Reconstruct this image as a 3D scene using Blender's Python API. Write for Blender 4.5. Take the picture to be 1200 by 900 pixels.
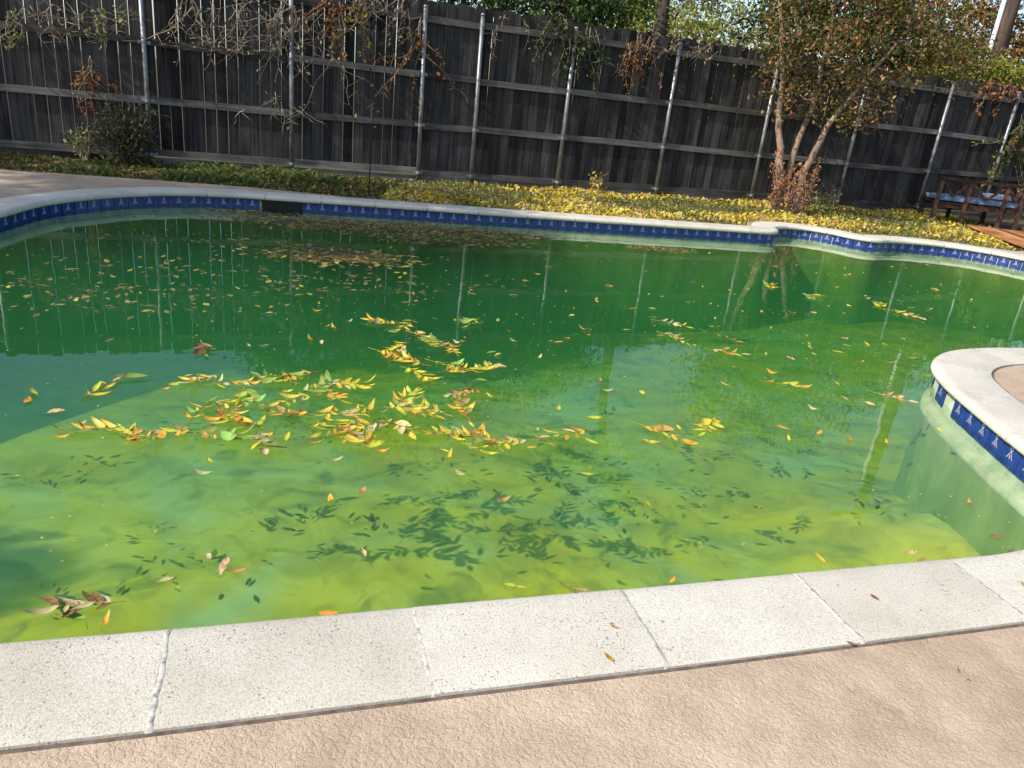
import bpy, bmesh, math, random
import numpy as np
from mathutils import Vector, Matrix

random.seed(7)
rng = np.random.default_rng(11)
for o in list(bpy.data.objects):
    bpy.data.objects.remove(o)
scene = bpy.context.scene
COL = scene.collection
rad = math.radians

# ------------------------------------------------------------------ camera
cam_data = bpy.data.cameras.new('camera')
cam = bpy.data.objects.new('camera', cam_data)
COL.objects.link(cam)
cam_data.sensor_fit = 'HORIZONTAL'
cam_data.sensor_width = 36.0
cam_data.lens = 891.0 / 1200.0 * 36.0
cam_data.clip_start = 0.05
cam_data.clip_end = 2000.0
CAM_Z = 1.461
th, ro = rad(20.66), rad(6.21)
c_, s_ = math.cos(ro), math.sin(ro)
right = Vector((c_, s_ * math.sin(th), s_ * math.cos(th)))
up = Vector((-s_, c_ * math.sin(th), c_ * math.cos(th)))
back = Vector((0, -math.cos(th), math.sin(th)))
cam.matrix_world = Matrix(((right.x, up.x, back.x, 0), (right.y, up.y, back.y, 0), (right.z, up.z, back.z, CAM_Z), (0, 0, 0, 1)))
scene.camera = cam

# ------------------------------------------------------------------ light
SUN_EL = rad(39.0)
SUN_AZ = rad(21.65 + 10.0)                       # heading of the light, counter-clockwise from +x
travel = Vector((math.cos(SUN_AZ) * math.cos(SUN_EL), math.sin(SUN_AZ) * math.cos(SUN_EL), -math.sin(SUN_EL)))
world = bpy.data.worlds.new('World')
scene.world = world
world.use_nodes = True
wn = world.node_tree
wn.nodes.clear()
sky = wn.nodes.new('ShaderNodeTexSky')
sky.sky_type = 'NISHITA'
sky.sun_disc = False
sky.sun_elevation = SUN_EL
sky.sun_rotation = math.atan2(-travel.x, -travel.y)
sky.air_density = 1.0
sky.dust_density = 1.4
sky.ozone_density = 1.5
bg = wn.nodes.new('ShaderNodeBackground')
bg.inputs['Strength'].default_value = 0.15
wo = wn.nodes.new('ShaderNodeOutputWorld')
wn.links.new(sky.outputs[0], bg.inputs[0])
wn.links.new(bg.outputs[0], wo.inputs[0])
sun_data = bpy.data.lights.new('sun', 'SUN')
sun_data.energy = 4.1
sun_data.angle = rad(0.53)
sun_data.color = (1.0, 0.93, 0.82)
sun = bpy.data.objects.new('sun', sun_data)
COL.objects.link(sun)
sun.rotation_euler = travel.to_track_quat('-Z', 'Y').to_euler()
sun.location = (-10, -6, 12)
scene.view_settings.view_transform = 'Standard'
scene.view_settings.look = 'None'
scene.view_settings.exposure = 0.58
scene.view_settings.gamma = 1.0
scene.view_settings.use_curve_mapping = False
scene.render.engine = 'CYCLES'
scene.cycles.use_denoising = True
scene.cycles.max_bounces = 8
scene.cycles.transparent_max_bounces = 16
scene.cycles.volume_bounces = 0

# ------------------------------------------------------------------ helpers
def tag(o, label=None, cat=None, group=None, kind=None):
    if label: o['label'] = label
    if cat: o['category'] = cat
    if group: o['group'] = group
    if kind: o['kind'] = kind
    return o

def empty(name, loc=(0, 0, 0), rz=0.0):
    o = bpy.data.objects.new(name, None)
    COL.objects.link(o)
    o.location = loc
    o.rotation_euler = (0, 0, rz)
    o.empty_display_size = 0.1
    return o

def link(name, mesh, parent=None, loc=(0, 0, 0), rot=(0, 0, 0), scale=(1, 1, 1)):
    o = bpy.data.objects.new(name, mesh)
    COL.objects.link(o)
    o.location = loc
    o.rotation_euler = rot
    o.scale = scale
    if parent:
        o.parent = parent
        if name in ('crown', 'branches', 'leaves', 'stems', 'matted_leaflets'): o['kind'] = 'stuff'
    return o

class MB:
    """collects verts / faces / material slots / colours for ONE mesh"""
    def __init__(s):
        s.v = []; s.f = []; s.m = []; s.c = []; s.uv = None
    def add(s, verts, faces, m=0, col=None):
        b = len(s.v)
        s.v += [tuple(p) for p in verts]
        s.f += [tuple(b + i for i in f) for f in faces]
        s.m += [m] * len(faces)
        if col is not None: s.c += [col] * len(verts)
    def box(s, x0, x1, y0, y1, z0, z1, m=0):
        s.add([(x0,y0,z0),(x1,y0,z0),(x1,y1,z0),(x0,y1,z0),(x0,y0,z1),(x1,y0,z1),(x1,y1,z1),(x0,y1,z1)],
              [(0,3,2,1),(4,5,6,7),(0,1,5,4),(1,2,6,5),(2,3,7,6),(3,0,4,7)], m)
    def tube(s, pts, radii, sides=6, m=0, col=None, cap=True):
        pts = [Vector(p) for p in pts]
        if not hasattr(radii, '__len__'): radii = [radii] * len(pts)
        ref = Vector((0, 0, 1))
        vs = []
        u = None
        for i, p in enumerate(pts):
            t = (pts[min(i + 1, len(pts) - 1)] - pts[max(i - 1, 0)])
            if t.length < 1e-9: t = Vector((0, 0, 1))
            t.normalize()
            if u is None:
                u = t.cross(Vector((1, 0, 0)) if abs(t.x) < 0.8 else Vector((0, 1, 0)))
            u = u - t * u.dot(t)
            if u.length < 1e-6: u = t.orthogonal()
            u.normalize()
            w = t.cross(u)
            for k in range(sides):
                a = 2 * math.pi * k / sides
                vs.append(p + (u * math.cos(a) + w * math.sin(a)) * radii[i])
        fs = []
        for i in range(len(pts) - 1):
            for k in range(sides):
                a, b = i * sides + k, i * sides + (k + 1) % sides
                fs.append((a, b, b + sides, a + sides))
        if cap:
            fs.append(tuple(range(sides - 1, -1, -1)))
            fs.append(tuple((len(pts) - 1) * sides + k for k in range(sides)))
        s.add(vs, fs, m, col)
    def mesh(s, name, mats, smooth=False):
        me = bpy.data.meshes.new(name)
        me.from_pydata(s.v, [], s.f)
        for m in (mats if isinstance(mats, (list, tuple)) else [mats]): me.materials.append(m)
        if len(set(s.m)) > 1: me.polygons.foreach_set('material_index', s.m)
        if s.c and len(s.c) == len(s.v):
            at = me.color_attributes.new('Col', 'FLOAT_COLOR', 'POINT')
            at.data.foreach_set('color', np.array([(*c[:3], 1.0) for c in s.c], dtype=np.float32).ravel())
        if smooth: me.polygons.foreach_set('use_smooth', [True] * len(me.polygons))
        me.update()
        return me

def box_mesh(name, sx, sy, sz, mat, bevel=0.0, origin='base'):
    """box with softened edges, origin at the centre of its base"""
    bm = bmesh.new()
    bmesh.ops.create_cube(bm, size=1.0)
    for v in bm.verts:
        v.co.x *= sx; v.co.y *= sy; v.co.z *= sz
        if origin == 'base': v.co.z += sz / 2
    if bevel > 0:
        bmesh.ops.bevel(bm, geom=list(bm.edges), offset=bevel, segments=1, affect='EDGES')
    me = bpy.data.meshes.new(name)
    bm.to_mesh(me); bm.free()
    me.materials.append(mat)
    return me

# ------------------------------------------------------------------ materials
def mat_new(name):
    m = bpy.data.materials.new(name)
    m.use_nodes = True
    nt = m.node_tree
    nt.nodes.clear()
    out = nt.nodes.new('ShaderNodeOutputMaterial')
    return m, nt, out

def N(nt, kind, **kw):
    n = nt.nodes.new(kind)
    for k, v in kw.items():
        if k in n.inputs: n.inputs[k].default_value = v
        else: setattr(n, k, v)
    return n

def ramp(nt, stops, interp='LINEAR'):
    r = nt.nodes.new('ShaderNodeValToRGB')
    r.color_ramp.interpolation = interp
    els = r.color_ramp.elements
    while len(els) < len(stops): els.new(0.5)
    for e, (p, c) in zip(els, stops):
        e.position = p
        e.color = (*c, 1) if len(c) == 3 else c
    return r

def g(v): return (v, v, v)

def mixc(nt, fac, a, b, mode='MIX'):
    n = nt.nodes.new('ShaderNodeMix')
    n.data_type = 'RGBA'; n.blend_type = mode; n.clamp_factor = True
    if hasattr(fac, 'node'): nt.links.new(fac, n.inputs[0])
    else: n.inputs[0].default_value = fac
    for i, x in ((6, a), (7, b)):
        if hasattr(x, 'node'): nt.links.new(x, n.inputs[i])
        else: n.inputs[i].default_value = (*x, 1)
    return n.outputs[2]

def coords(nt, scale=(1, 1, 1), kind='Object', rnd=False):
    tc = nt.nodes.new('ShaderNodeTexCoord')
    mp = nt.nodes.new('ShaderNodeMapping')
    mp.inputs['Scale'].default_value = scale
    nt.links.new(tc.outputs[kind], mp.inputs[0])
    if rnd:
        oi = nt.nodes.new('ShaderNodeObjectInfo')
        ml = N(nt, 'ShaderNodeMath', operation='MULTIPLY'); ml.inputs[1].default_value = 37.0
        nt.links.new(oi.outputs['Random'], ml.inputs[0])
        cb = nt.nodes.new('ShaderNodeCombineXYZ')
        for i in range(3): nt.links.new(ml.outputs[0], cb.inputs[i])
        nt.links.new(cb.outputs[0], mp.inputs['Location'])
    return mp.outputs[0]

def noise(nt, vec, scale, detail=4.0, rough=0.55, dist=0.0):
    n = N(nt, 'ShaderNodeTexNoise', Scale=scale, Detail=detail, Roughness=rough, Distortion=dist)
    nt.links.new(vec, n.inputs['Vector'])
    return n.outputs['Fac']

def principled(nt, out, color, rough=0.7, spec=0.3, metal=0.0, bump=None, bump_strength=0.3, bump_dist=0.01):
    b = nt.nodes.new('ShaderNodeBsdfPrincipled')
    if hasattr(color, 'node'): nt.links.new(color, b.inputs['Base Color'])
    else: b.inputs['Base Color'].default_value = (*color, 1)
    if hasattr(rough, 'node'): nt.links.new(rough, b.inputs['Roughness'])
    else: b.inputs['Roughness'].default_value = rough
    b.inputs['Specular IOR Level'].default_value = spec
    b.inputs['Metallic'].default_value = metal
    if bump is not None:
        bp = N(nt, 'ShaderNodeBump', Strength=bump_strength, Distance=bump_dist)
        nt.links.new(bump, bp.inputs['Height'])
        nt.links.new(bp.outputs[0], b.inputs['Normal'])
    nt.links.new(b.outputs[0], out.inputs['Surface'])
    return b

def wood_mat(name, dark, light, streak=(22, 22, 1.3), rough=0.85, worn=None):
    m, nt, out = mat_new(name)
    v = coords(nt, streak, rnd=True)
    f1 = noise(nt, v, 1.0, 6, 0.65, 0.4)
    v2 = coords(nt, (1.2, 1.2, 1.0), rnd=True)
    f2 = noise(nt, v2, 1.6, 3)
    r = ramp(nt, [(0.3, dark), (0.5, tuple(a * 0.55 + b * 0.45 for a, b in zip(dark, light))), (0.78, light)])
    nt.links.new(f1, r.inputs[0])
    r2 = ramp(nt, [(0.3, g(0.55)), (0.7, g(1.25))])
    nt.links.new(f2, r2.inputs[0])
    col = mixc(nt, 1.0, r.outputs[0], r2.outputs[0], 'MULTIPLY')
    oi = nt.nodes.new('ShaderNodeObjectInfo')
    r3 = ramp(nt, [(0, g(0.45)), (1, g(1.45))])
    nt.links.new(oi.outputs['Random'], r3.inputs[0])
    col = mixc(nt, 1.0, col, r3.outputs[0], 'MULTIPLY')
    principled(nt, out, col, rough, 0.15, 0, f1, 0.55, 0.006)
    return m

def leaf_mat(name, trans=0.35, rough=0.5, spec=0.25):
    """colour comes from the mesh's own per-leaf 'Col'"""
    m, nt, out = mat_new(name)
    at = nt.nodes.new('ShaderNodeVertexColor'); at.layer_name = 'Col'
    b = nt.nodes.new('ShaderNodeBsdfPrincipled')
    b.inputs['Roughness'].default_value = rough
    b.inputs['Specular IOR Level'].default_value = spec
    tr = nt.nodes.new('ShaderNodeBsdfTranslucent')
    mx = nt.nodes.new('ShaderNodeMixShader'); mx.inputs[0].default_value = trans
    nt.links.new(at.outputs[0], b.inputs['Base Color'])
    nt.links.new(at.outputs[0], tr.inputs['Color'])
    nt.links.new(b.outputs[0], mx.inputs[1]); nt.links.new(tr.outputs[0], mx.inputs[2])
    nt.links.new(mx.outputs[0], out.inputs['Surface'])
    return m

M = {}
M['picket'] = wood_mat('weathered_picket', (0.010, 0.010, 0.011), (0.088, 0.081, 0.075), (34, 34, 0.9))
M['rail'] = wood_mat('weathered_rail', (0.055, 0.051, 0.047), (0.19, 0.175, 0.158), (1.2, 24, 24))
M['bench_wood'] = wood_mat('bench_wood', (0.04, 0.022, 0.015), (0.13, 0.07, 0.048), (3, 20, 20))
M['deck_wood'] = wood_mat('deck_wood', (0.26, 0.105, 0.04), (0.52, 0.24, 0.10), (1.2, 26, 26), 0.7)
M['pole_wood'] = wood_mat('pole_wood', (0.03, 0.02, 0.016), (0.10, 0.07, 0.055), (16, 16, 1.0))
M['leaf'] = leaf_mat('leaf')
M['wet_leaf'] = leaf_mat('floating_leaf', 0.22, 0.38, 0.4)

def bark_mat(name, a, b, scale=9):
    m, nt, out = mat_new(name)
    v = coords(nt, (1, 1, 0.35))
    f = noise(nt, v, scale, 6, 0.65, 0.5)
    r = ramp(nt, [(0.3, a), (0.7, b)])
    nt.links.new(f, r.inputs[0])
    principled(nt, out, r.outputs[0], 0.9, 0.1, 0, f, 0.7, 0.02)
    return m
M['bark_dark'] = bark_mat('dark_bark', (0.035, 0.025, 0.02), (0.12, 0.09, 0.07))
M['bark_pale'] = bark_mat('smooth_pale_bark', (0.13, 0.085, 0.06), (0.42, 0.31, 0.23), 5)
M['twig'] = bark_mat('dry_vine', (0.14, 0.105, 0.075), (0.42, 0.34, 0.26), 14)

m, nt, out = mat_new('galvanised_pipe')
v = coords(nt, (1, 1, 0.6), rnd=True)
f = noise(nt, v, 12, 4)
r = ramp(nt, [(0.3, (0.15, 0.155, 0.16)), (0.7, (0.33, 0.335, 0.34))]); nt.links.new(f, r.inputs[0])
rr = ramp(nt, [(0.3, g(0.38)), (0.7, g(0.6))]); nt.links.new(f, rr.inputs[0])
principled(nt, out, r.outputs[0], rr.outputs[0], 0.5, 0.75)
M['steel'] = m

m, nt, out = mat_new('dark_steel_and_shade'); principled(nt, out, (0.02, 0.02, 0.022), 0.5, 0.4, 0.6); M['dark_steel_and_shade'] = m  # stake metal, also the painted shade of the skimmer mouth
m, nt, out = mat_new('grey_conduit'); principled(nt, out, (0.72, 0.73, 0.74), 0.4, 0.5, 0.0); M['conduit'] = m

# textured tan concrete round the pool
m, nt, out = mat_new('textured_tan_concrete')
v = coords(nt)
big = noise(nt, v, 0.9, 4, 0.6)
mid = noise(nt, v, 9, 4, 0.6)
kn = noise(nt, v, 78, 3, 0.55, 0.7)
fine = noise(nt, v, 320, 3, 0.6)
kr = ramp(nt, [(0.40, g(0)), (0.52, g(0.8)), (0.68, g(1))]); nt.links.new(kn, kr.inputs[0])
r = ramp(nt, [(0.25, (0.39, 0.285, 0.198)), (0.55, (0.49, 0.378, 0.272)), (0.8, (0.555, 0.445, 0.33))]); nt.links.new(big, r.inputs[0])
r2 = ramp(nt, [(0.3, g(0.82)), (0.7, g(1.12))]); nt.links.new(mid, r2.inputs[0])
col = mixc(nt, 1.0, r.outputs[0], r2.outputs[0], 'MULTIPLY')
r3 = ramp(nt, [(0.35, g(0.74)), (0.65, g(1.12))]); nt.links.new(fine, r3.inputs[0])
col = mixc(nt, 1.0, col, r3.outputs[0], 'MULTIPLY')
sp = noise(nt, v, 5.0, 6, 0.7)
spr = ramp(nt, [(0.62, g(0)), (0.76, g(0.55))]); nt.links.new(sp, spr.inputs[0])
col = mixc(nt, spr.outputs[0], col, (0.20, 0.14, 0.11))
hs = N(nt, 'ShaderNodeMath', operation='MULTIPLY_ADD'); nt.links.new(fine, hs.inputs[0]); hs.inputs[1].default_value = 0.22; nt.links.new(kr.outputs[0], hs.inputs[2])
principled(nt, out, col, 0.85, 0.2, 0, hs.outputs[0], 0.5, 0.004)
M['patio'] = m

# cast coping stone with open pits
m, nt, out = mat_new('cast_coping_stone')
v = coords(nt, rnd=True)
big = noise(nt, v, 2.2, 5, 0.6)
r = ramp(nt, [(0.25, (0.46, 0.42, 0.345)), (0.55, (0.58, 0.54, 0.455)), (0.8, (0.64, 0.605, 0.52))]); nt.links.new(big, r.inputs[0])
fine = noise(nt, v, 190, 4, 0.75)
r2 = ramp(nt, [(0.34, g(0.62)), (0.47, g(1.0)), (0.66, g(1.16))]); nt.links.new(fine, r2.inputs[0])
col = mixc(nt, 1.0, r.outputs[0], r2.outputs[0], 'MULTIPLY')
vo = N(nt, 'ShaderNodeTexVoronoi', Scale=105.0, Randomness=1.0); vo.feature = 'F1'
wv = N(nt, 'ShaderNodeMixRGB', blend_type='ADD'); wv.inputs[0].default_value = 0.02
nz = N(nt, 'ShaderNodeTexNoise', Scale=60.0); nt.links.new(v, nz.inputs['Vector'])
nt.links.new(v, wv.inputs[1]); nt.links.new(nz.outputs['Color'], wv.inputs[2])
nt.links.new(wv.outputs[0], vo.inputs['Vector'])
sel = N(nt, 'ShaderNodeSeparateColor'); nt.links.new(vo.outputs['Color'], sel.inputs[0])
pd = noise(nt, v, 7, 2)
thr = N(nt, 'ShaderNodeMath', operation='MULTIPLY'); nt.links.new(sel.outputs[0], thr.inputs[0]); nt.links.new(pd, thr.inputs[1])
thr2 = N(nt, 'ShaderNodeMath', operation='MULTIPLY'); nt.links.new(thr.outputs[0], thr2.inputs[0]); thr2.inputs[1].default_value = 0.74
pit = N(nt, 'ShaderNodeMath', operation='LESS_THAN'); nt.links.new(vo.outputs['Distance'], pit.inputs[0]); 
sb = N(nt, 'ShaderNodeMath', operation='SUBTRACT'); nt.links.new(thr2.outputs[0], sb.inputs[0]); sb.inputs[1].default_value = 0.14
nt.links.new(sb.outputs[0], pit.inputs[1])
col = mixc(nt, pit.outputs[0], col, (0.25, 0.22, 0.18))
st = noise(nt, v, 3.6, 6, 0.7)
sr = ramp(nt, [(0.60, g(0)), (0.75, g(0.4))]); nt.links.new(st, sr.inputs[0])
col = mixc(nt, sr.outputs[0], col, (0.27, 0.235, 0.19))
oi = nt.nodes.new('ShaderNodeObjectInfo'); orr = ramp(nt, [(0, (0.96, 0.955, 0.94)), (1, (1.03, 1.03, 1.03))]); nt.links.new(oi.outputs['Random'], orr.inputs[0])
col = mixc(nt, 1.0, col, orr.outputs[0], 'MULTIPLY')
hh = N(nt, 'ShaderNodeMath', operation='MULTIPLY_ADD'); nt.links.new(pit.outputs[0], hh.inputs[0]); hh.inputs[1].default_value = -1.0; nt.links.new(fine, hh.inputs[2])
principled(nt, out, col, 0.85, 0.2, 0, hh.outputs[0], 0.8, 0.004)
M['coping'] = m

m, nt, out = mat_new('white_mortar')
v = coords(nt, rnd=True); f = noise(nt, v, 45, 5, 0.7)
r = ramp(nt, [(0.36, (0.22, 0.20, 0.17)), (0.5, (0.46, 0.44, 0.40)), (0.7, (0.60, 0.58, 0.53))]); nt.links.new(f, r.inputs[0])
principled(nt, out, r.outputs[0], 0.85, 0.2, 0, f, 0.6, 0.004); M['mortar'] = m

m, nt, out = mat_new('dark_expansion_joint')
v = coords(nt); f = noise(nt, v, 30, 5)
r = ramp(nt, [(0.3, (0.08, 0.062, 0.05)), (0.7, (0.19, 0.15, 0.12))]); nt.links.new(f, r.inputs[0])
principled(nt, out, r.outputs[0], 0.9, 0.1, 0, f, 0.6, 0.004); M['joint'] = m

# pool plaster: pale, with algae in drifts of their own shape
m, nt, out = mat_new('algae_plaster')
v = coords(nt)
f1 = noise(nt, v, 0.75, 4, 0.6, 0.6)
f2 = noise(nt, v, 2.6, 5, 0.62, 0.8)
r = ramp(nt, [(0.34, (0.42, 0.50, 0.34)), (0.5, (0.54, 0.49, 0.10)), (0.64, (0.64, 0.50, 0.025))]); nt.links.new(f1, r.inputs[0])
r2 = ramp(nt, [(0.30, g(0.62)), (0.6, g(1.1))]); nt.links.new(f2, r2.inputs[0])
col = mixc(nt, 1.0, r.outputs[0], r2.outputs[0], 'MULTIPLY')
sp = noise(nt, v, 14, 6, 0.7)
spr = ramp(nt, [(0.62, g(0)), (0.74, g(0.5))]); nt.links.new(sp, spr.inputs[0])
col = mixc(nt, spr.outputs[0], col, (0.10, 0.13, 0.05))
sm = noise(nt, v, 2.9, 3, 0.55, 1.2)
smr = ramp(nt, [(0.55, g(0)), (0.70, g(0.62))]); nt.links.new(sm, smr.inputs[0])
col = mixc(nt, smr.outputs[0], col, (0.12, 0.155, 0.05))      # broad soft-edged dark olive blotches
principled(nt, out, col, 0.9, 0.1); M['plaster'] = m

m, nt, out = mat_new('algae_wall')
v = coords(nt, (1, 1, 0.5)); f = noise(nt, v, 4, 6, 0.65, 0.5)
r = ramp(nt, [(0.3, (0.14, 0.20, 0.05)), (0.55, (0.22, 0.28, 0.07)), (0.75, (0.34, 0.38, 0.14))]); nt.links.new(f, r.inputs[0])
principled(nt, out, r.outputs[0], 0.95, 0.1); M['algae_wall'] = m
m, nt, out = mat_new('pale_plaster')
v = coords(nt); f = noise(nt, v, 6, 5, 0.65)
r = ramp(nt, [(0.3, (0.22, 0.28, 0.18)), (0.7, (0.46, 0.49, 0.37))]); nt.links.new(f, r.inputs[0])
principled(nt, out, r.outputs[0], 0.9, 0.1); M['pale_plaster'] = m

m, nt, out = mat_new('cobalt_tile')
v = coords(nt, rnd=True); f = noise(nt, v, 22, 4)
r = ramp(nt, [(0.3, (0.009, 0.020, 0.115)), (0.7, (0.020, 0.052, 0.25))]); nt.links.new(f, r.inputs[0])
principled(nt, out, r.outputs[0], 0.18, 0.5); M['tile'] = m
m, nt, out = mat_new('tile_motif_white'); principled(nt, out, (0.32, 0.36, 0.46), 0.3, 0.5); M['motif'] = m
m, nt, out = mat_new('tile_motif_tan'); principled(nt, out, (0.36, 0.22, 0.15), 0.3, 0.5); M['motif2'] = m

# green pool water: clear surface over a green, slightly cloudy body
m, nt, out = mat_new('green_pool_water')
v = coords(nt)
n1 = noise(nt, v, 2.2, 2, 0.5)
n2 = noise(nt, v, 9, 2, 0.5)
ad = N(nt, 'ShaderNodeMath', operation='MULTIPLY_ADD'); nt.links.new(n2, ad.inputs[0]); ad.inputs[1].default_value = 0.16; nt.links.new(n1, ad.inputs[2])
bp = N(nt, 'ShaderNodeBump', Strength=0.12, Distance=0.012); nt.links.new(ad.outputs[0], bp.inputs['Height'])
ge = nt.nodes.new('ShaderNodeNewGeometry')              # unbent rays: the same reflectance from either side of the surface
io = N(nt, 'ShaderNodeMath', operation='MULTIPLY_ADD'); nt.links.new(ge.outputs['Backfacing'], io.inputs[0]); io.inputs[1].default_value = 1 / 1.33 - 1.33; io.inputs[2].default_value = 1.33
fr = N(nt, 'ShaderNodeFresnel'); nt.links.new(io.outputs[0], fr.inputs['IOR']); nt.links.new(bp.outputs[0], fr.inputs['Normal'])
tr = nt.nodes.new('ShaderNodeBsdfTransparent'); tr.inputs[0].default_value = (0.97, 1.0, 0.97, 1)
gl = N(nt, 'ShaderNodeBsdfGlossy', Roughness=0.0); nt.links.new(bp.outputs[0], gl.inputs['Normal'])
mx = nt.nodes.new('ShaderNodeMixShader')
nt.links.new(fr.outputs[0], mx.inputs[0]); nt.links.new(tr.outputs[0], mx.inputs[1]); nt.links.new(gl.outputs[0], mx.inputs[2])
nt.links.new(mx.outputs[0], out.inputs['Surface'])
va = N(nt, 'ShaderNodeVolumeAbsorption', Density=0.64); va.inputs['Color'].default_value = (0.44, 0.80, 0.34, 1)
vs = N(nt, 'ShaderNodeVolumeScatter', Density=0.17, Anisotropy=0.2); vs.inputs['Color'].default_value = (0.16, 0.92, 0.38, 1)
av = nt.nodes.new('ShaderNodeAddShader')
nt.links.new(va.outputs[0], av.inputs[0]); nt.links.new(vs.outputs[0], av.inputs[1])
nt.links.new(av.outputs[0], out.inputs['Volume'])
M['water'] = m

m, nt, out = mat_new('brown_soil')
v = coords(nt); f = noise(nt, v, 3, 6, 0.65)
r = ramp(nt, [(0.3, (0.05, 0.035, 0.022)), (0.55, (0.11, 0.085, 0.045)), (0.75, (0.12, 0.12, 0.05))]); nt.links.new(f, r.inputs[0])
principled(nt, out, r.outputs[0], 0.95, 0.1, 0, f, 0.8, 0.03); M['soil'] = m

m, nt, out = mat_new('blue_cushion')
v = coords(nt); f = noise(nt, v, 9, 4)
r = ramp(nt, [(0.35, (0.07, 0.14, 0.24)), (0.65, (0.24, 0.34, 0.46))]); nt.links.new(f, r.inputs[0])
principled(nt, out, r.outputs[0], 0.9, 0.1); M['cushion'] = m
m, nt, out = mat_new('pale_cushion'); principled(nt, out, (0.55, 0.60, 0.68), 0.9, 0.1); M['pillow'] = m

# ------------------------------------------------------------------ pool outline (tile face, counter-clockwise)
CTRL = [(-4.37,6.21),(-4.42,6.94),(-4.22,7.66),(-3.85,8.17),(-3.30,8.50),(-2.7,8.68),(-1.69,8.95),(-0.61,9.23),(0.42,9.51),(1.53,9.82),(2.6,10.12),
        (3.14,10.27),(3.30,10.42),(3.36,10.75),(3.60,11.02),(3.95,11.08),(4.25,10.92),(4.47,10.68),(4.72,10.60),(4.95,10.74),(5.30,10.86),(5.75,10.90),(6.2,10.78),(6.6,10.42),(6.95,9.8),(7.1,9.0),
        (7.0,8.0),(6.6,7.1),(5.9,6.35),(5.0,5.85),(4.2,5.55),(3.63,5.34),(3.25,5.20),(2.92,4.99),(2.70,4.70),(2.60,4.35),(2.55,3.9),(2.52,3.5),
        (2.50,3.15),(2.42,2.82),(2.22,2.56),(1.86,2.36),(1.54,2.245),(0.96,2.055),(0.40,1.872),(-0.19,1.685),(-0.76,1.50),(-1.13,1.385),(-2.0,1.11),(-2.9,0.88),
        (-3.6,0.95),(-4.1,1.45),(-4.35,2.3),(-4.42,3.4),(-4.40,4.6),(-4.36,5.5)]
def catmull(ctrl, n=10):
    P = np.array(ctrl); K = len(P); outp = []
    for i in range(K):
        p0, p1, p2, p3 = P[i-1], P[i], P[(i+1) % K], P[(i+2) % K]
        for t in np.arange(n) / n:
            outp.append(0.5*((2*p1)+(-p0+p2)*t+(2*p0-5*p1+4*p2-p3)*t*t+(-p0+3*p1-3*p2+p3)*t**3))
    return np.array(outp)
dense = catmull(CTRL, 12)
dense = np.vstack([dense, dense[:1]])
seg = np.linalg.norm(np.diff(dense, axis=0), axis=1)
cum = np.concatenate([[0], np.cumsum(seg)])
PERIM = cum[-1]
def at_s(s):
    s = s % PERIM
    return np.array([np.interp(s, cum, dense[:, 0]), np.interp(s, cum, dense[:, 1])])
def frame_s(s, h=0.05):
    p = at_s(s); t = at_s(s + h) - at_s(s - h); t /= np.linalg.norm(t)
    n = np.array([-t[1], t[0]])          # clockwise walk (left, far, right, near): outward is to the left
    return p, t, n
def ring(u, step=0.1, h=0.05):
    k = int(PERIM / step)
    return np.array([(lambda p, t, n: p + n * u)(*frame_s(i * PERIM / k, h)) for i in range(k)])
area = 0.5 * np.sum(dense[:-1, 0] * dense[1:, 1] - dense[1:, 0] * dense[:-1, 1])
assert area < 0
def clean(r, mind=0.03):
    """drop points that fold back on tight inside bends"""
    keep = []
    for p in r:
        d = np.min(np.linalg.norm(dense - p, axis=1))
        keep.append(d)
    return np.array(keep)
def offset_ring(u, step=0.1):
    r = ring(u, step, 0.12)
    d = clean(r)
    r = r[d > abs(u) * 0.93]
    return r
def inside(px, py, poly):
    x, y = poly[:, 0], poly[:, 1]; x2, y2 = np.roll(x, -1), np.roll(y, -1)
    c = ((y > py) != (y2 > py)) & (px < (x2 - x) * (py - y) / (y2 - y + 1e-12) + x)
    return bool(np.sum(c) % 2)

def sheet_with_hole(name, outer, inner, z, mat, skirt=0.0):
    bm = bmesh.new()
    loops = []
    for lp in (outer, inner):
        vs = [bm.verts.new((p[0], p[1], z)) for p in lp]
        es = [bm.edges.new((vs[i], vs[(i + 1) % len(vs)])) for i in range(len(vs))]
        loops.append((vs, es))
    bmesh.ops.triangle_fill(bm, edges=loops[0][1] + loops[1][1], use_beauty=True, use_dissolve=False)
    bmesh.ops.recalc_face_normals(bm, faces=bm.faces)
    for f in bm.faces:
        if f.normal.z < 0: f.normal_flip()
    if skirt > 0:
        for vs, _ in loops:
            lo = [bm.verts.new((v.co.x, v.co.y, z - skirt)) for v in vs]
            for i in range(len(vs)):
                j = (i + 1) % len(vs)
                bm.faces.new((vs[i], vs[j], lo[j], lo[i]))
    me = bpy.data.meshes.new(name)
    bm.to_mesh(me); bm.free()
    me.materials.append(mat)
    return me

Z_COPE = 0.146
Z_DECK = 0.137
Z_SOIL = 0.095

# ------------------------------------------------------------------ ground, patio
back_ring = offset_ring(0.27)
gm = sheet_with_hole('ground', [(-600, -600), (600, -600), (600, 600), (-600, 600)], back_ring, Z_SOIL, M['soil'])
tag(link('ground', gm), 'brown soil ground around the pool yard', 'ground', kind='structure')
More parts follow.
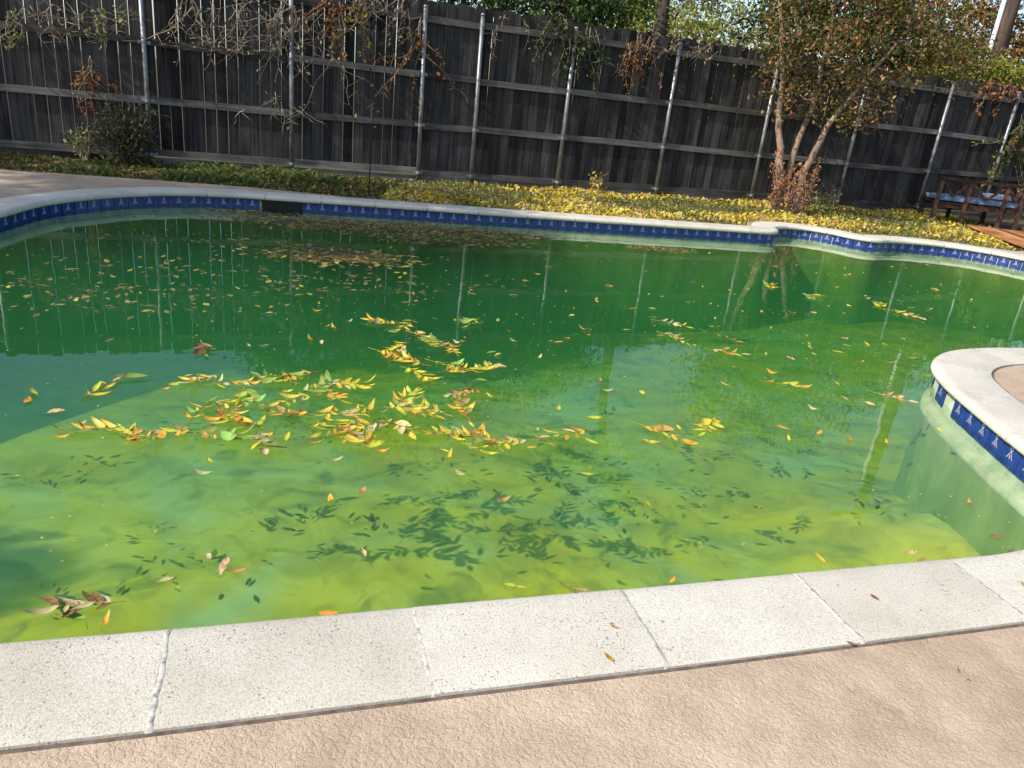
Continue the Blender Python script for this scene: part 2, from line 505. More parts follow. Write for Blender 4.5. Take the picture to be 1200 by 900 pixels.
# patio outline: wide on the left, near and right, hugging the coping at the far side
far_edge = [(-9.5, 7.3), (-7.2, 8.05), (-5.85, 8.44), (-4.7, 8.78), (-3.4, 9.12), (-2.4, 9.20)]
fo = [tuple(at_s(s) + frame_s(s, 0.12)[2] * 0.345) for s in np.linspace(0, PERIM, 420, endpoint=False)]
hug = [p for p in fo if -2.2 < p[0] and p[1] > 9.0 + 0.2 * p[0] and p[0] < 6.4 and p[1] > 9]
hug = [p for p in hug if np.min(np.linalg.norm(dense - np.array(p), axis=1)) > 0.33]
outer = far_edge + hug + [(6.9, 11.0), (7.3, 11.2), (8.2, 11.0), (12, 10.0), (12, -6), (-9.5, -6)]
pat_hole = offset_ring(0.313)
pm = sheet_with_hole('patio', outer, pat_hole, Z_DECK, M['patio'], 0.03)
tag(link('patio', pm), 'tan textured concrete patio around the pool coping', 'patio', kind='structure')
# sealed joint between coping and patio
k = 420
mb = MB()
def strip(mb, u0, u1, z, m=0, n=420):
    vs, fs = [], []
    for i in range(n):
        p, t, nn = frame_s(i * PERIM / n, 0.12)
        a, b = p + nn * u0, p + nn * u1
        vs += [(a[0], a[1], z), (b[0], b[1], z)]
    for i in range(n):
        j = (i + 1) % n
        fs.append((2*i, 2*j, 2*j+1, 2*i+1))
    mb.add(vs, fs, m)
strip(mb, 0.288, 0.335, Z_DECK - 0.004)
tag(link('expansion_joint', mb.mesh('expansion_joint', M['joint'])), 'dark sealed joint line between coping and patio', 'joint', kind='structure')

# ------------------------------------------------------------------ pool shell
def depth(x, y):
    ss = lambda a, b, v: (lambda t: t * t * (3 - 2 * t))(max(0.0, min(1.0, (v - a) / (b - a))))
    v = -0.27 * x + 0.96 * y
    deep = 1 - ss(0.0, 1.0, math.hypot((x + 2.2) / 5.0, (y - 8.6) / 5.0))
    return -0.78 - 0.085 * max(0.0, v - 3.0) * (1 - 0.5 * ss(2.0, 5.5, x)) - 0.22 * deep + 0.30 * ss(1.4, 2.6, x) * (1 - ss(3.4, 5.2, y))
mb = MB()
st = 0.2
xs = np.arange(-5.0, 7.8, st); ys = np.arange(0.4, 11.8, st)
ids = {}
big_poly = ring(0.12, 0.12)
vs, fs = [], []
for i, x in enumerate(xs):
    for j, y in enumerate(ys):
        ids[i, j] = len(vs); vs.append((x, y, depth(x, y)))
for i in range(len(xs) - 1):
    for j in range(len(ys) - 1):
        if inside(xs[i] + st/2, ys[j] + st/2, big_poly):
            fs.append((ids[i, j], ids[i+1, j], ids[i+1, j+1], ids[i, j+1]))
mb.add(vs, fs)
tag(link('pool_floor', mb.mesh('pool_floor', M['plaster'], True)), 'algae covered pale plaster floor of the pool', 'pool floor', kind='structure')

prof = [(0.30, 0.08), (0.012, 0.08), (0.008, -0.075), (-0.004, -0.082), (-0.030, -0.092), (-0.038, -0.11), (-0.034, -0.15), (-0.02, -0.22), (-0.03, -0.6), (-0.06, -2.6)]
n = 460
vs, fs, ms = [], [], []
for i in range(n):
    p, t, nn = frame_s(i * PERIM / n, 0.1)
    for (u, z) in prof:
        q = p + nn * u; vs.append((q[0], q[1], z))
L = len(prof)
mb = MB()
for k in range(L - 1):
    for i in range(n):
        j = (i + 1) % n
        fs.append((i*L+k, j*L+k, j*L+k+1, i*L+k+1)); ms.append(0 if k < 6 else 1)
mb.add(vs, fs); mb.m = ms
pool_wall = link('pool_wall', mb.mesh('pool_wall', [M['pale_plaster'], M['algae_wall']], True))
tag(pool_wall, 'pale plaster pool wall with a blue waterline tile band', 'pool wall', kind='structure')

# waterline tiles, one shared mesh; motif inlaid on the face (x along, y inward, z up)
TW, TH = 0.152, 0.152
mb = MB()
hw = TW / 2 - 0.0035
mb.add([(-hw, -0.008, -0.076), (hw, -0.008, -0.076), (hw, -0.008, 0.076), (-hw, -0.008, 0.076),
        (-hw+.003, 0.0, -0.073), (hw-.003, 0.0, -0.073), (hw-.003, 0.0, 0.073), (-hw+.003, 0.0, 0.073)],
       [(4,5,6,7),(0,1,5,4),(1,2,6,5),(2,3,7,6),(3,0,4,7)], 0)
def flat(poly, m, y=0.0012):
    mb.add([(x * 0.72, y, z * 0.72 - 0.004) if m else (x, y, z) for x, z in poly], [tuple(range(len(poly)))], m)
for k in range(8):                                  # loop
    a0, a1 = 2*math.pi*k/8, 2*math.pi*(k+1)/8
    flat([(math.cos(a0)*.017, .042+math.sin(a0)*.019), (math.cos(a1)*.017, .042+math.sin(a1)*.019), (math.cos(a1)*.010, .042+math.sin(a1)*.011), (math.cos(a0)*.010, .042+math.sin(a0)*.011)], 1)
flat([(-.006, .026), (.003, .026), (-.030, -.028), (-.040, -.028)], 1)
flat([(-.003, .0255), (.006, .0255), (.040, -.028), (.030, -.028)], 1, 0.0016)
flat([(0, .008), (.013, -.012), (0, -.034), (-.013, -.012)], 2)
tile_me = mb.mesh('waterline_tile', [M['tile'], M['motif'], M['motif2']])
nt_ = int(PERIM / TW)
spit_missing = []
for i in range(nt_):
    s = (i + 0.5) * PERIM / nt_
    p, t, nn = frame_s(s, 0.06)
    if 2.35 < p[0] < 3.2 and 2.9 < p[1] < 5.1: spit_missing.append((i, p[1]))
miss = set()
order = sorted(spit_missing, key=lambda q: -q[1])
for target in (4.78, 4.62, 4.30):
    miss.add(min(spit_missing, key=lambda q: abs(q[1] - target))[0])
for i in range(nt_):
    if i in miss: continue
    s = (i + 0.5) * PERIM / nt_
    p, t, nn = frame_s(s, 0.06)
    if -3.05 < p[0] < -2.55 and p[1] > 8 and abs(p[0] + 2.8) < 0.22: continue      # skimmer mouth
    q = p + nn * (-0.001)
    ang = math.atan2(t[1], t[0])
    # local y must point inward (-nn)
    link('tile', tile_me, pool_wall, (q[0], q[1], 0.042), (0, 0, ang + math.pi))
# skimmer mouth: solid flush box, its dark colour standing in for the throat's shade
p, t, nn = frame_s(min(np.linspace(0, PERIM, 2000), key=lambda s: np.linalg.norm(at_s(s) - np.array([-2.8, 8.65]))), 0.06)
mb = MB()
mb.box(-0.22, 0.22, -0.20, 0.004, -0.07, 0.085)
sk = mb.mesh('skimmer_mouth', M['dark_steel_and_shade'])
link('skimmer_mouth', sk, pool_wall, (p[0], p[1], 0.0), (0, 0, math.atan2(t[1], t[0]) + math.pi))

# water body
wr = ring(0.003, 0.12, 0.06)
mb = MB()
K = len(wr)
mb.add([(p[0], p[1], 0.0) for p in wr] + [(p[0], p[1], -2.75) for p in wr],
       [tuple(range(K - 1, -1, -1)), tuple(range(K, 2 * K))] + [(i, (i+1) % K, K + (i+1) % K, K + i) for i in range(K)])
tag(link('pool_water', mb.mesh('pool_water', M['water'])), 'still green algae water filling the pool', 'water', kind='structure')

# ------------------------------------------------------------------ coping stones and mortar
coping = empty('pool_coping', (0, 0, 0))
tag(coping, 'pale cast stone coping blocks with white mortar around the pool', 'coping', kind='structure')
cprof = [(0.0, 0.092), (-0.022, 0.093), (-0.034, 0.100), (-0.040, 0.112), (-0.039, 0.126), (-0.031, 0.138), (-0.015, 0.1455), (0.02, Z_COPE + 0.001), (0.15, Z_COPE), (0.287, Z_COPE - 0.001), (0.297, Z_COPE - 0.005), (0.299, 0.09)]
S0 = min(np.linspace(0, PERIM, 4000), key=lambda s: np.linalg.norm(at_s(s) - np.array([-0.19, 1.685])))
ns = round(PERIM / 0.612)
SL = PERIM / ns
for i in range(ns):
    a, b = S0 + i * SL + 0.004, S0 + (i + 1) * SL - 0.004
    vs, fs = [], []
    kk = 9
    mid = at_s((a + b) / 2)
    for q in range(kk):
        s = a + (b - a) * q / (kk - 1)
        p, t, nn = frame_s(s, 0.10)
        curv = 1.0
        for (u, z) in cprof:
            e_ = p + nn * u - mid
            vs.append((e_[0], e_[1], z))
    Lc = len(cprof)
    for q in range(kk - 1):
        for c in range(Lc - 1):
            fs.append((q*Lc+c, q*Lc+c+1, (q+1)*Lc+c+1, (q+1)*Lc+c))
    fs.append(tuple(range(Lc))); fs.append(tuple((kk-1)*Lc + c for c in range(Lc - 1, -1, -1)))
    mb = MB(); mb.add(vs, fs)
    me = mb.mesh('coping_stone', M['coping'], True)
    me.set_sharp_from_angle(angle=rad(35))
    link('coping_stone', me, coping, (mid[0], mid[1], random.uniform(-0.0015, 0.0015)))
    # mortar in the joint at a
    s = S0 + i * SL
    p, t, nn = frame_s(s, 0.10)
    vs, fs = [], []
    us = np.linspace(-0.0385, 0.297, 34)
    wob = 0
    for u in us:
        wob += random.uniform(-0.0016, 0.0016); wob *= 0.9
        zt = np.interp(u, [c[0] for c in cprof[4:11]], [c[1] for c in cprof[4:11]])
        w = 0.0085 + random.uniform(-0.001, 0.0022)
        c = p + nn * u + t * wob
        for (dx, dz) in ((-w, -0.003), (-w * 0.6, 0.0004), (w * 0.6, 0.0005 + random.uniform(-.0008, .0006)), (w, -0.003)):
            q = c + t * dx - p
            vs.append((q[0], q[1], zt + dz))
    for (dx) in (-0.006, -0.003, 0.003, 0.006):
        q = p + nn * 0.3005 + t * dx - p; vs.append((q[0], q[1], 0.12))
    for q in range(len(us)):
        for c in range(3): fs.append((q*4+c, q*4+c+1, (q+1)*4+c+1, (q+1)*4+c))
    mb = MB(); mb.add(vs, fs)
    link('mortar_joint', mb.mesh('mortar_joint', M['mortar'], True), coping, (p[0], p[1], 0))

# ------------------------------------------------------------------ fence
FA = rad(21.65)
fe = Vector((math.cos(FA), math.sin(FA), 0)); fn = Vector((math.sin(FA), -math.cos(FA), 0))
FO = Vector((0, 12.6, 0))
def F(s, off, z): return FO + fe * s + fn * off + Vector((0, 0, z))
fence = empty('wooden_fence', (0, 12.6, 0.0), FA)
tag(fence, 'tall weathered grey picket fence with steel posts behind the pool', 'fence')
FS0, FS1 = -11.0, 13.5
s = FS0; i = 0
def picket_mesh(w, h):
    mb = MB()
    c = 0.022
    poly = [(-w/2, 0), (w/2, 0), (w/2, h - c), (w/2 - c, h), (-w/2 + c, h), (-w/2, h - c)]
    t = 0.016
    mb.add([(x, 0, z) for x, z in poly] + [(x, t, z) for x, z in poly],
           [tuple(range(6)), tuple(range(11, 5, -1))] + [((k+1) % 6, k, 6 + k, 6 + (k+1) % 6) for k in range(6)])
    return mb.mesh('picket', M['picket'])
pk = [picket_mesh(w, h) for w, h in ((0.138, 2.37), (0.140, 2.385), (0.136, 2.36), (0.139, 2.40), (0.137, 2.375))]
while s < FS1:
    left = s < -1.6
    gap = (random.uniform(0.002, 0.0085) if random.random() < 0.6 else 0.0008) if left else random.uniform(0.0005, 0.003)
    w = 0.1385
    o = link('picket', random.choice(pk), fence, (s + w / 2, random.uniform(0.0, 0.006), 0.225 + random.uniform(-0.008, 0.008)),
             (random.uniform(-0.006, 0.006), random.uniform(-0.0035, 0.0035), random.uniform(-0.035, 0.035)))
    s += w + gap
posts = [-9.9, -7.53, -5.58, -3.76, -1.92, -1.08, 0.37, 2.20, 4.15, 6.10, 8.10, 9.83, 11.9]
ends = [FS0] + posts + [FS1]
for a, b in zip(ends[:-1], ends[1:]):
    L = b - a
    for zc in (0.24, 0.92, 1.62, 2.37):
        h = 0.088
        dz0, dz1 = random.uniform(-0.02, 0.02), random.uniform(-0.02, 0.02)
        x0, x1 = a + 0.004, b - 0.004
        mb = MB()
        vs = []
        for x, dz in ((x0 - (a+b)/2, dz0), (x1 - (a+b)/2, dz1)):
            for (y, z) in ((-0.042, -h/2), (-0.004, -h/2), (-0.004, h/2), (-0.042, h/2)): vs.append((x, y, z + dz))
        mb.add(vs, [(0,1,2,3),(7,6,5,4),(0,4,5,1),(1,5,6,2),(2,6,7,3),(3,7,4,0)])
        link('rail', mb.mesh('rail', M['rail']), fence, ((a + b) / 2, random.uniform(-0.004, 0.0), zc))
    mb = MB(); mb.box(-L/2 + 0.005, L/2 - 0.005, -0.026, -0.004, 0, 0.14)
    link('kick_board', mb.mesh('kick_board', M['rail']), fence, ((a + b) / 2, 0.0, 0.05 + random.uniform(-0.01, 0.01)))
# steel posts
mb = MB()
mb.tube([(0, 0, 0), (0, 0, 2.43)], 0.031, 14); mb.tube([(0, 0, 2.42), (0, 0, 2.445), (0, 0, 2.46)], [0.034, 0.033, 0.015], 14)
post_me = mb.mesh('post', M['steel'], True)
mb = MB()
mb.tube([(0, 0, -0.02), (0, 0, 0.02)], 0.0335, 14, cap=False); mb.box(-0.075, 0.075, 0.030, 0.034, -0.02, 0.02)
band_me = mb.mesh('bracket', M['steel'])
for sx in posts:
    po = link('post', post_me, fence, (sx, -0.078, 0.07), (random.uniform(-0.006, 0.006), random.uniform(-0.008, 0.008), random.uniform(0, 6)))
    for zc in (0.24, 0.92, 1.62, 2.37):
        link('bracket', band_me, po, (0, 0, zc - 0.07), (0, 0, -po.rotation_euler[2]))

# ------------------------------------------------------------------ foliage tools
def leaf_cloud(name, C, size, pal, weights, up_bias=0.4, aspect=0.5, mat=None, jitter=0.25, bright=None):
    """C: Nx3 centres; one kite-shaped, folded leaf (4 verts, 2 faces) each, colour chosen per leaf"""
    n_ = len(C)
    d = rng.normal(size=(n_, 3)); d /= np.linalg.norm(d, axis=1)[:, None]
    nr = rng.normal(size=(n_, 3)); nr[:, 2] = np.abs(nr[:, 2]) + up_bias
    sd = np.cross(d, nr); sd /= (np.linalg.norm(sd, axis=1)[:, None] + 1e-9)
    nr = np.cross(sd, d)
    L = size * rng.uniform(0.6, 1.35, n_)[:, None]
    W = L * aspect * rng.uniform(0.75, 1.2, n_)[:, None]
    a = C - d * L * 0.5
    b = C + d * L * 0.5 - nr * L * 0.08
    l = C + sd * W * 0.5 + nr * W * 0.22 - d * L * 0.06
    r = C - sd * W * 0.5 + nr * W * 0.22 - d * L * 0.06
    V = np.stack([a, l, b, r], 1).reshape(-1, 3).astype(np.float32)
    base = np.arange(n_)[:, None] * 4
    T = np.concatenate([base + np.array([[0, 2, 1]]), base + np.array([[0, 3, 2]])], 1).reshape(-1, 3)
    pal = np.array(pal); w = np.array(weights, float); w /= w.sum()
    ci = rng.choice(len(pal), n_, p=w)
    c = pal[ci] * rng.uniform(1 - jitter, 1 + jitter, (n_, 1)) * rng.uniform(0.92, 1.08, (n_, 3))
    if bright is not None: c = c * bright[:, None]
    c = np.clip(c, 0.003, 0.9)
    Cc = np.concatenate([np.repeat(c, 4, 0), np.ones((n_ * 4, 1))], 1).astype(np.float32)
    me = bpy.data.meshes.new(name)
    me.vertices.add(len(V)); me.vertices.foreach_set('co', V.ravel())
    me.loops.add(T.size); me.loops.foreach_set('vertex_index', T.astype(np.int32).ravel())
    me.polygons.add(len(T)); me.polygons.foreach_set('loop_start', np.arange(0, T.size, 3, dtype=np.int32))
    me.update(calc_edges=True)
    at = me.color_attributes.new('Col', 'FLOAT_COLOR', 'POINT')
    at.data.foreach_set('color', Cc.ravel())
    me.materials.append(mat or M['leaf'])
    return me

def crown_points(blobs, n_clusters, per, spread, seed=0):
    """blobs: list of (centre, radii). Leaves sit in clusters near twigs, denser towards the outside."""
    r = np.random.default_rng(seed)
    cl = []
    vol = np.array([b[1][0] * b[1][1] * b[1][2] for b in blobs]); vol /= vol.sum()
    for _ in range(n_clusters):
        b = blobs[r.choice(len(blobs), p=vol)]
        d = r.normal(size=3); d /= np.linalg.norm(d)
        q = r.uniform(0.25, 1.0) ** 0.5 * r.uniform(0.85, 1.12)
        cl.append(np.array(b[0]) + d * q * np.array(b[1]))
    cl = np.array(cl)
    pts = []
    for c in cl:
        k = max(3, int(per * r.uniform(0.4, 1.6)))
        pts.append(c + r.normal(size=(k, 3)) * np.array([spread, spread, spread * 0.75]) * r.uniform(0.6, 1.3))
    return cl, np.vstack(pts)

def bend(a, b, n=6, wob=0.1, r=None):
    r = r or rng
    a, b = np.array(a, float), np.array(b, float)
    L = np.linalg.norm(b - a)
    pts = []
    for i in range(n + 1):
        t = i / n
        j = r.normal(size=3) * wob * L * math.sin(math.pi * t)
        pts.append(a + (b - a) * t + j * (1 if 0 < i < n else 0) + np.array([0, 0, 0.06 * L * math.sin(math.pi * t)]))
    return pts

def tree(name, label, stems, blobs, ncl, per, spread, leaf, pal, wts, bark, seed, group=None, up_bias=0.4, limb_r=0.05, twig_r=0.008, zmin=None, aspect=0.5):
    """stems: list of (list of points, r0, r1)"""
    base = stems[0][0][0]
    t = empty(name, base)
    tag(t, label, 'tree', group)
    cl, pts = crown_points(blobs, ncl, per, spread, seed)
    if zmin is not None: pts = pts[pts[:, 2] > zmin + rng.uniform(-0.15, 0.15, len(pts))]
    mb = MB()
    tips = []
    for P, r0, r1 in stems:
        P = [np.array(q, float) for q in P]
        Q = []
        for i in range(len(P) - 1):
            for k in range(4): Q.append(P[i] + (P[i+1] - P[i]) * k / 4 + rng.normal(size=3) * 0.012)
        Q.append(P[-1])
        rr = np.linspace(r0, r1, len(Q))
        rr[0] *= 1.35
        mb.tube([q - np.array(base) for q in Q], list(rr), 9)
        tips += [(q, r_) for q, r_ in zip(Q[len(Q)//2:], rr[len(Q)//2:])]
    link('trunk', mb.mesh('trunk', bark, True), t)
    mb = MB()
    T = np.array([q for q, _ in tips]); TR = [r_ for _, r_ in tips]
    r = np.random.default_rng(seed + 5)
    for b in blobs:
        c = np.array(b[0]); i = np.argmin(np.linalg.norm(T - c, axis=1))
        mb.tube([q - np.array(base) for q in bend(T[i], c, 6, 0.06, r)], list(np.linspace(min(TR[i], limb_r), limb_r * 0.3, 7)), 6)
    joints = list(T) + [np.array(b[0]) for b in blobs]
    J = np.array(joints)
    for c in cl[::2]:
        i = np.argmin(np.linalg.norm(J - c, axis=1) + r.uniform(0, 0.3))
        mb.tube([q - np.array(base) for q in bend(J[i], c, 4, 0.05, r)], list(np.linspace(twig_r * 1.6, twig_r * 0.4, 5)), 4, cap=False)
    link('branches', mb.mesh('branches', bark, True), t)
    link('crown', leaf_cloud('crown', pts - np.array(base), leaf, pal, wts, up_bias, aspect), t)
    return t

# ------------------------------------------------------------------ trees behind the fence
GREEN = [(0.035, 0.075, 0.018), (0.055, 0.105, 0.022), (0.09, 0.14, 0.03), (0.03, 0.05, 0.016)]
tree('evergreen_tree', 'dark green leafy tree behind the fence, left of the bare trunk',
     [([(-2.6, 16.6, 0.05), (-2.5, 16.5, 2.0), (-2.7, 16.6, 4.2)], 0.2, 0.09)],
     [((-4.6, 16.6, 4.3), (1.9, 1.5, 1.7)), ((-2.2, 16.5, 4.6), (2.0, 1.6, 1.9)), ((-0.3, 15.6, 3.5), (1.6, 1.3, 1.3)), ((0.75, 14.3, 3.05), (0.8, 0.8, 0.55)), ((-3.4, 17.2, 6.0), (1.8, 1.3, 1.2))],
     520, 60, 0.26, 0.12, GREEN, [3, 3, 2, 3], M['bark_dark'], 3, zmin=1.9)
tree('leaning_sapling_tree', 'dense dark green foliage leaning over the fence above the ivy clad post',
     [([(0.75, 13.9, 0.05), (0.7, 13.9, 1.6), (0.5, 13.8, 2.6)], 0.05, 0.025)],
     [((0.15, 13.3, 2.85), (0.55, 0.5, 0.38)), ((0.9, 13.5, 2.95), (0.7, 0.55, 0.42)), ((-0.9, 13.6, 3.1), (0.8, 0.6, 0.4))],
     110, 45, 0.13, 0.085, GREEN, [3, 3, 1, 2], M['bark_dark'], 44, limb_r=0.02)
tree('elm_tree', 'tall bare dark trunk rising behind the fence beneath yellow green foliage',
     [([(2.09, 16.0, 0.05), (2.08, 16.0, 2.4), (2.05, 16.0, 4.4), (2.2, 16.1, 5.6)], 0.15, 0.09)],
     [((2.6, 16.4, 6.6), (1.2, 1.0, 0.8)), ((1.0, 16.3, 6.3), (1.0, 0.9, 0.7))], 60, 40, 0.28, 0.10,
     [(0.10, 0.14, 0.03), (0.16, 0.17, 0.03), (0.06, 0.10, 0.02)], [2, 2, 1], M['bark_dark'], 4)
YEL = [(0.30, 0.34, 0.07), (0.40, 0.38, 0.08), (0.18, 0.24, 0.05), (0.42, 0.34, 0.10)]
tree('ash_tree', 'sunlit yellow green tree in the far background behind the fence',
     [([(3.2, 24, 0.05), (3.2, 24, 2.5), (3.3, 24, 4)], 0.2, 0.08)],
     [((1.4, 24, 4.0), (1.5, 1.3, 1.3)), ((3.4, 23.6, 3.9), (1.7, 1.3, 1.5)), ((5.4, 23.8, 3.6), (1.6, 1.2, 1.3)), ((2.6, 24, 2.2), (2.2, 1.2, 1.0)), ((5.4, 24, 2.2), (2.0, 1.2, 1.0))],
     360, 60, 0.3, 0.13, YEL, [3, 3, 2, 1], M['bark_dark'], 6)
RUST = [(0.26, 0.13, 0.05), (0.34, 0.20, 0.07), (0.18, 0.16, 0.04), (0.12, 0.12, 0.035), (0.36, 0.25, 0.12)]
tree('rusty_oak_tree', 'sunlit rusty brown tree behind the fence around the utility pole',
     [([(10.6, 20.5, 0.05), (10.6, 20.5, 2.5), (10.8, 20.5, 4)], 0.2, 0.08)],
     [((8.6, 20.5, 3.5), (1.3, 1.0, 1.5)), ((10.4, 20.8, 3.6), (1.5, 1.0, 1.6)), ((12.3, 20.3, 3.5), (1.5, 1.0, 1.7)), ((9.6, 20.6, 5.0), (1.2, 0.9, 0.8))],
     300, 55, 0.26, 0.12, RUST, [3, 3, 2, 2, 2], M['bark_dark'], 8)
tree('green_yellow_shrub_tree', 'bright yellow green shrub topping the fence at right, beside the pole',
     [([(8.9, 17.6, 0.05), (8.9, 17.6, 1.8), (9.0, 17.6, 2.6)], 0.09, 0.04)],
     [((8.4, 17.4, 2.9), (0.9, 0.6, 0.6)), ((9.6, 17.7, 2.75), (0.8, 0.6, 0.45))],
     110, 45, 0.18, 0.09, [(0.20, 0.22, 0.03), (0.30, 0.24, 0.03), (0.08, 0.13, 0.025)], [3, 2, 2], M['bark_dark'], 9, limb_r=0.02)
tree('dark_hedge_tree', 'dense dark green tree behind the fence and the crape myrtle crown',
     [([(5.2, 18.2, 0.05), (5.2, 18.2, 2), (5.4, 18.2, 3.4)], 0.16, 0.07)],
     [((5.3, 18.2, 3.3), (1.0, 1.0, 1.2)), ((6.5, 18.2, 3.6), (1.2, 1.0, 1.3)), ((7.7, 18.4, 3.1), (0.9, 0.9, 0.9))],
     200, 58, 0.26, 0.12, GREEN, [3, 3, 1, 3], M['bark_dark'], 12, zmin=1.6)

# crape myrtle in front of the fence
CM = [(0.11, 0.10, 0.025), (0.17, 0.11, 0.03), (0.07, 0.085, 0.025), (0.26, 0.12, 0.035), (0.42, 0.25, 0.12), (0.32, 0.07, 0.06)]
tree('crape_myrtle_tree', 'multi stemmed crape myrtle with rusty autumn crown in front of the fence', 
     [([(4.17, 13.15, 0.08), (4.02, 13.2, 0.8), (3.86, 13.2, 1.42), (3.75, 13.3, 2.3), (3.5, 13.3, 3.2)], 0.075, 0.025),
      ([(4.40, 13.2, 0.08), (4.42, 13.2, 0.75), (4.62, 13.2, 1.50), (5.0, 13.2, 2.15), (5.6, 13.3, 3.1)], 0.07, 0.02),
      ([(4.22, 13.3, 0.08), (4.22, 13.35, 0.95), (4.35, 13.3, 1.75), (4.4, 13.4, 2.6), (4.4, 13.4, 3.5)], 0.06, 0.02)],
     [((3.55, 13.1, 2.75), (0.7, 0.7, 0.6)), ((4.3, 13.1, 2.5), (0.9, 0.8, 0.75)), ((5.2, 13.2, 2.7), (0.95, 0.75, 0.8)), ((4.0, 13.0, 1.95), (0.62, 0.55, 0.42)), ((4.85, 13.0, 1.95), (0.55, 0.5, 0.4)), ((6.1, 13.4, 3.0), (0.75, 0.6, 0.6)), ((4.5, 13.3, 3.7), (1.5, 0.8, 0.6)), ((6.5, 13.5, 2.65), (0.65, 0.55, 0.5))],
     280, 36, 0.15, 0.072, CM, [5, 3, 5, 1.5, 2.2, 0.6], M['bark_pale'], 21, limb_r=0.022, twig_r=0.005, aspect=0.55)

# suckers at its foot
for (bx, by, h, lab) in ((3.98, 13.02, 1.05, 'tall pinkish orange sucker shoot left of the crape myrtle trunk'), (4.22, 12.95, 0.85, 'short orange leafy sucker at the front of the crape myrtle trunk'), (4.46, 12.98, 0.95, 'orange leafy sucker right of the crape myrtle trunk')):
    t = empty('sucker_shoot', (bx, by, 0.09)); tag(t, lab, 'shoot', 'suckers at the foot of the crape myrtle')
    mb = MB(); pts = []
    for k in range(7):
        hh = h * random.uniform(0.4, 1.0) if k else h
        tip = np.array([random.uniform(-0.16, 0.16), random.uniform(-0.12, 0.1), hh])
        P = bend((0, 0, 0), tip, 6, 0.04)
        mb.tube(P, list(np.linspace(0.006, 0.002, 7)), 4)
        P = np.array(P)
        for q in range(int(45 * hh) + 8):
            f_ = random.uniform(0.12, 1.0) * 6; i0 = min(5, int(f_)); pts.append(P[i0] + (P[i0+1] - P[i0]) * (f_ - i0) + rng.normal(size=3) * 0.032)
    link('stems', mb.mesh('stems', M['twig']), t)
    link('leaves', leaf_cloud('leaves', np.array(pts), 0.055, [(0.42, 0.19, 0.09), (0.48, 0.26, 0.13), (0.30, 0.12, 0.06), (0.30, 0.24, 0.06)], [3, 3, 2, 1], 0.3, 0.6), t)

# off to the left: the tree whose dappled shade falls on the far left deck and fence
tree('pecan_tree', 'tall pecan tree standing left of the pool, shading its far left part',
     [([(-11.6, 3.0, 0.05), (-11.5, 3.0, 3.0), (-11.2, 2.9, 6.0), (-11.0, 2.8, 8.2)], 0.28, 0.09)],
     [((-11.0, 2.6, 8.0), (1.5, 1.3, 1.0)), ((-9.7, 3.1, 7.9), (1.3, 1.2, 0.9)), ((-12.5, 3.3, 8.0), (1.2, 1.1, 0.8)), ((-12.6, 1.9, 8.0), (1.0, 1.0, 0.8)), ((-14.2, 4.3, 7.6), (1.0, 0.9, 0.7)), ((-10.2, 4.3, 8.0), (1.5, 1.4, 0.9))],
     300, 50, 0.27, 0.19, YEL, [3, 3, 2, 1], M['bark_dark'], 31, aspect=0.4)

tree('young_pecan_tree', 'young pecan tree left of the near pool edge, shading the near left water',
     [([(-8.7, -1.4, 0.05), (-8.65, -1.4, 2.4), (-8.5, -1.3, 4.6)], 0.07, 0.03)],
     [((-8.95, -1.35, 5.2), (0.42, 0.42, 0.4)), ((-9.2, -0.9, 4.9), (0.3, 0.3, 0.3))],
     45, 50, 0.11, 0.17, YEL, [3, 3, 2, 1], M['bark_dark'], 35, aspect=0.4, limb_r=0.025)

# ------------------------------------------------------------------ utility pole behind the fence
pole = empty('utility_pole', (10.02, 19.0, 0.05)); tag(pole, 'dark wooden utility pole with a pale conduit behind the right fence end', 'utility pole')
mb = MB(); mb.tube([(0, 0, 0), (0, 0, 3), (0, 0, 6), (0, 0, 8.6)], [0.19, 0.175, 0.16, 0.145], 16)
link('shaft', mb.mesh('shaft', M['pole_wood'], True), pole)
mb = MB(); mb.tube([(-0.22, -0.06, 0.0), (-0.21, -0.06, 3), (-0.195, -0.06, 6), (-0.18, -0.05, 7.6)], 0.05, 12)
link('conduit', mb.mesh('conduit', M['conduit'], True), pole)
for z in (1.5, 3.2, 4.9, 6.6):
    mb = MB(); mb.tube([(0, 0, -0.025), (0, 0, 0.025)], 0.185 - z * 0.005, 14, cap=False); mb.box(-0.275, -0.15, -0.012, 0.0, -0.02, 0.02)
    link('strap', mb.mesh('strap', M['steel']), pole, (0, 0, z))
mb = MB(); mb.box(-1.1, 1.1, -0.06, 0.06, -0.06, 0.06)
link('crossarm', mb.mesh('crossarm', M['pole_wood']), pole, (0, -0.16, 8.2), (0, 0, 0.4))

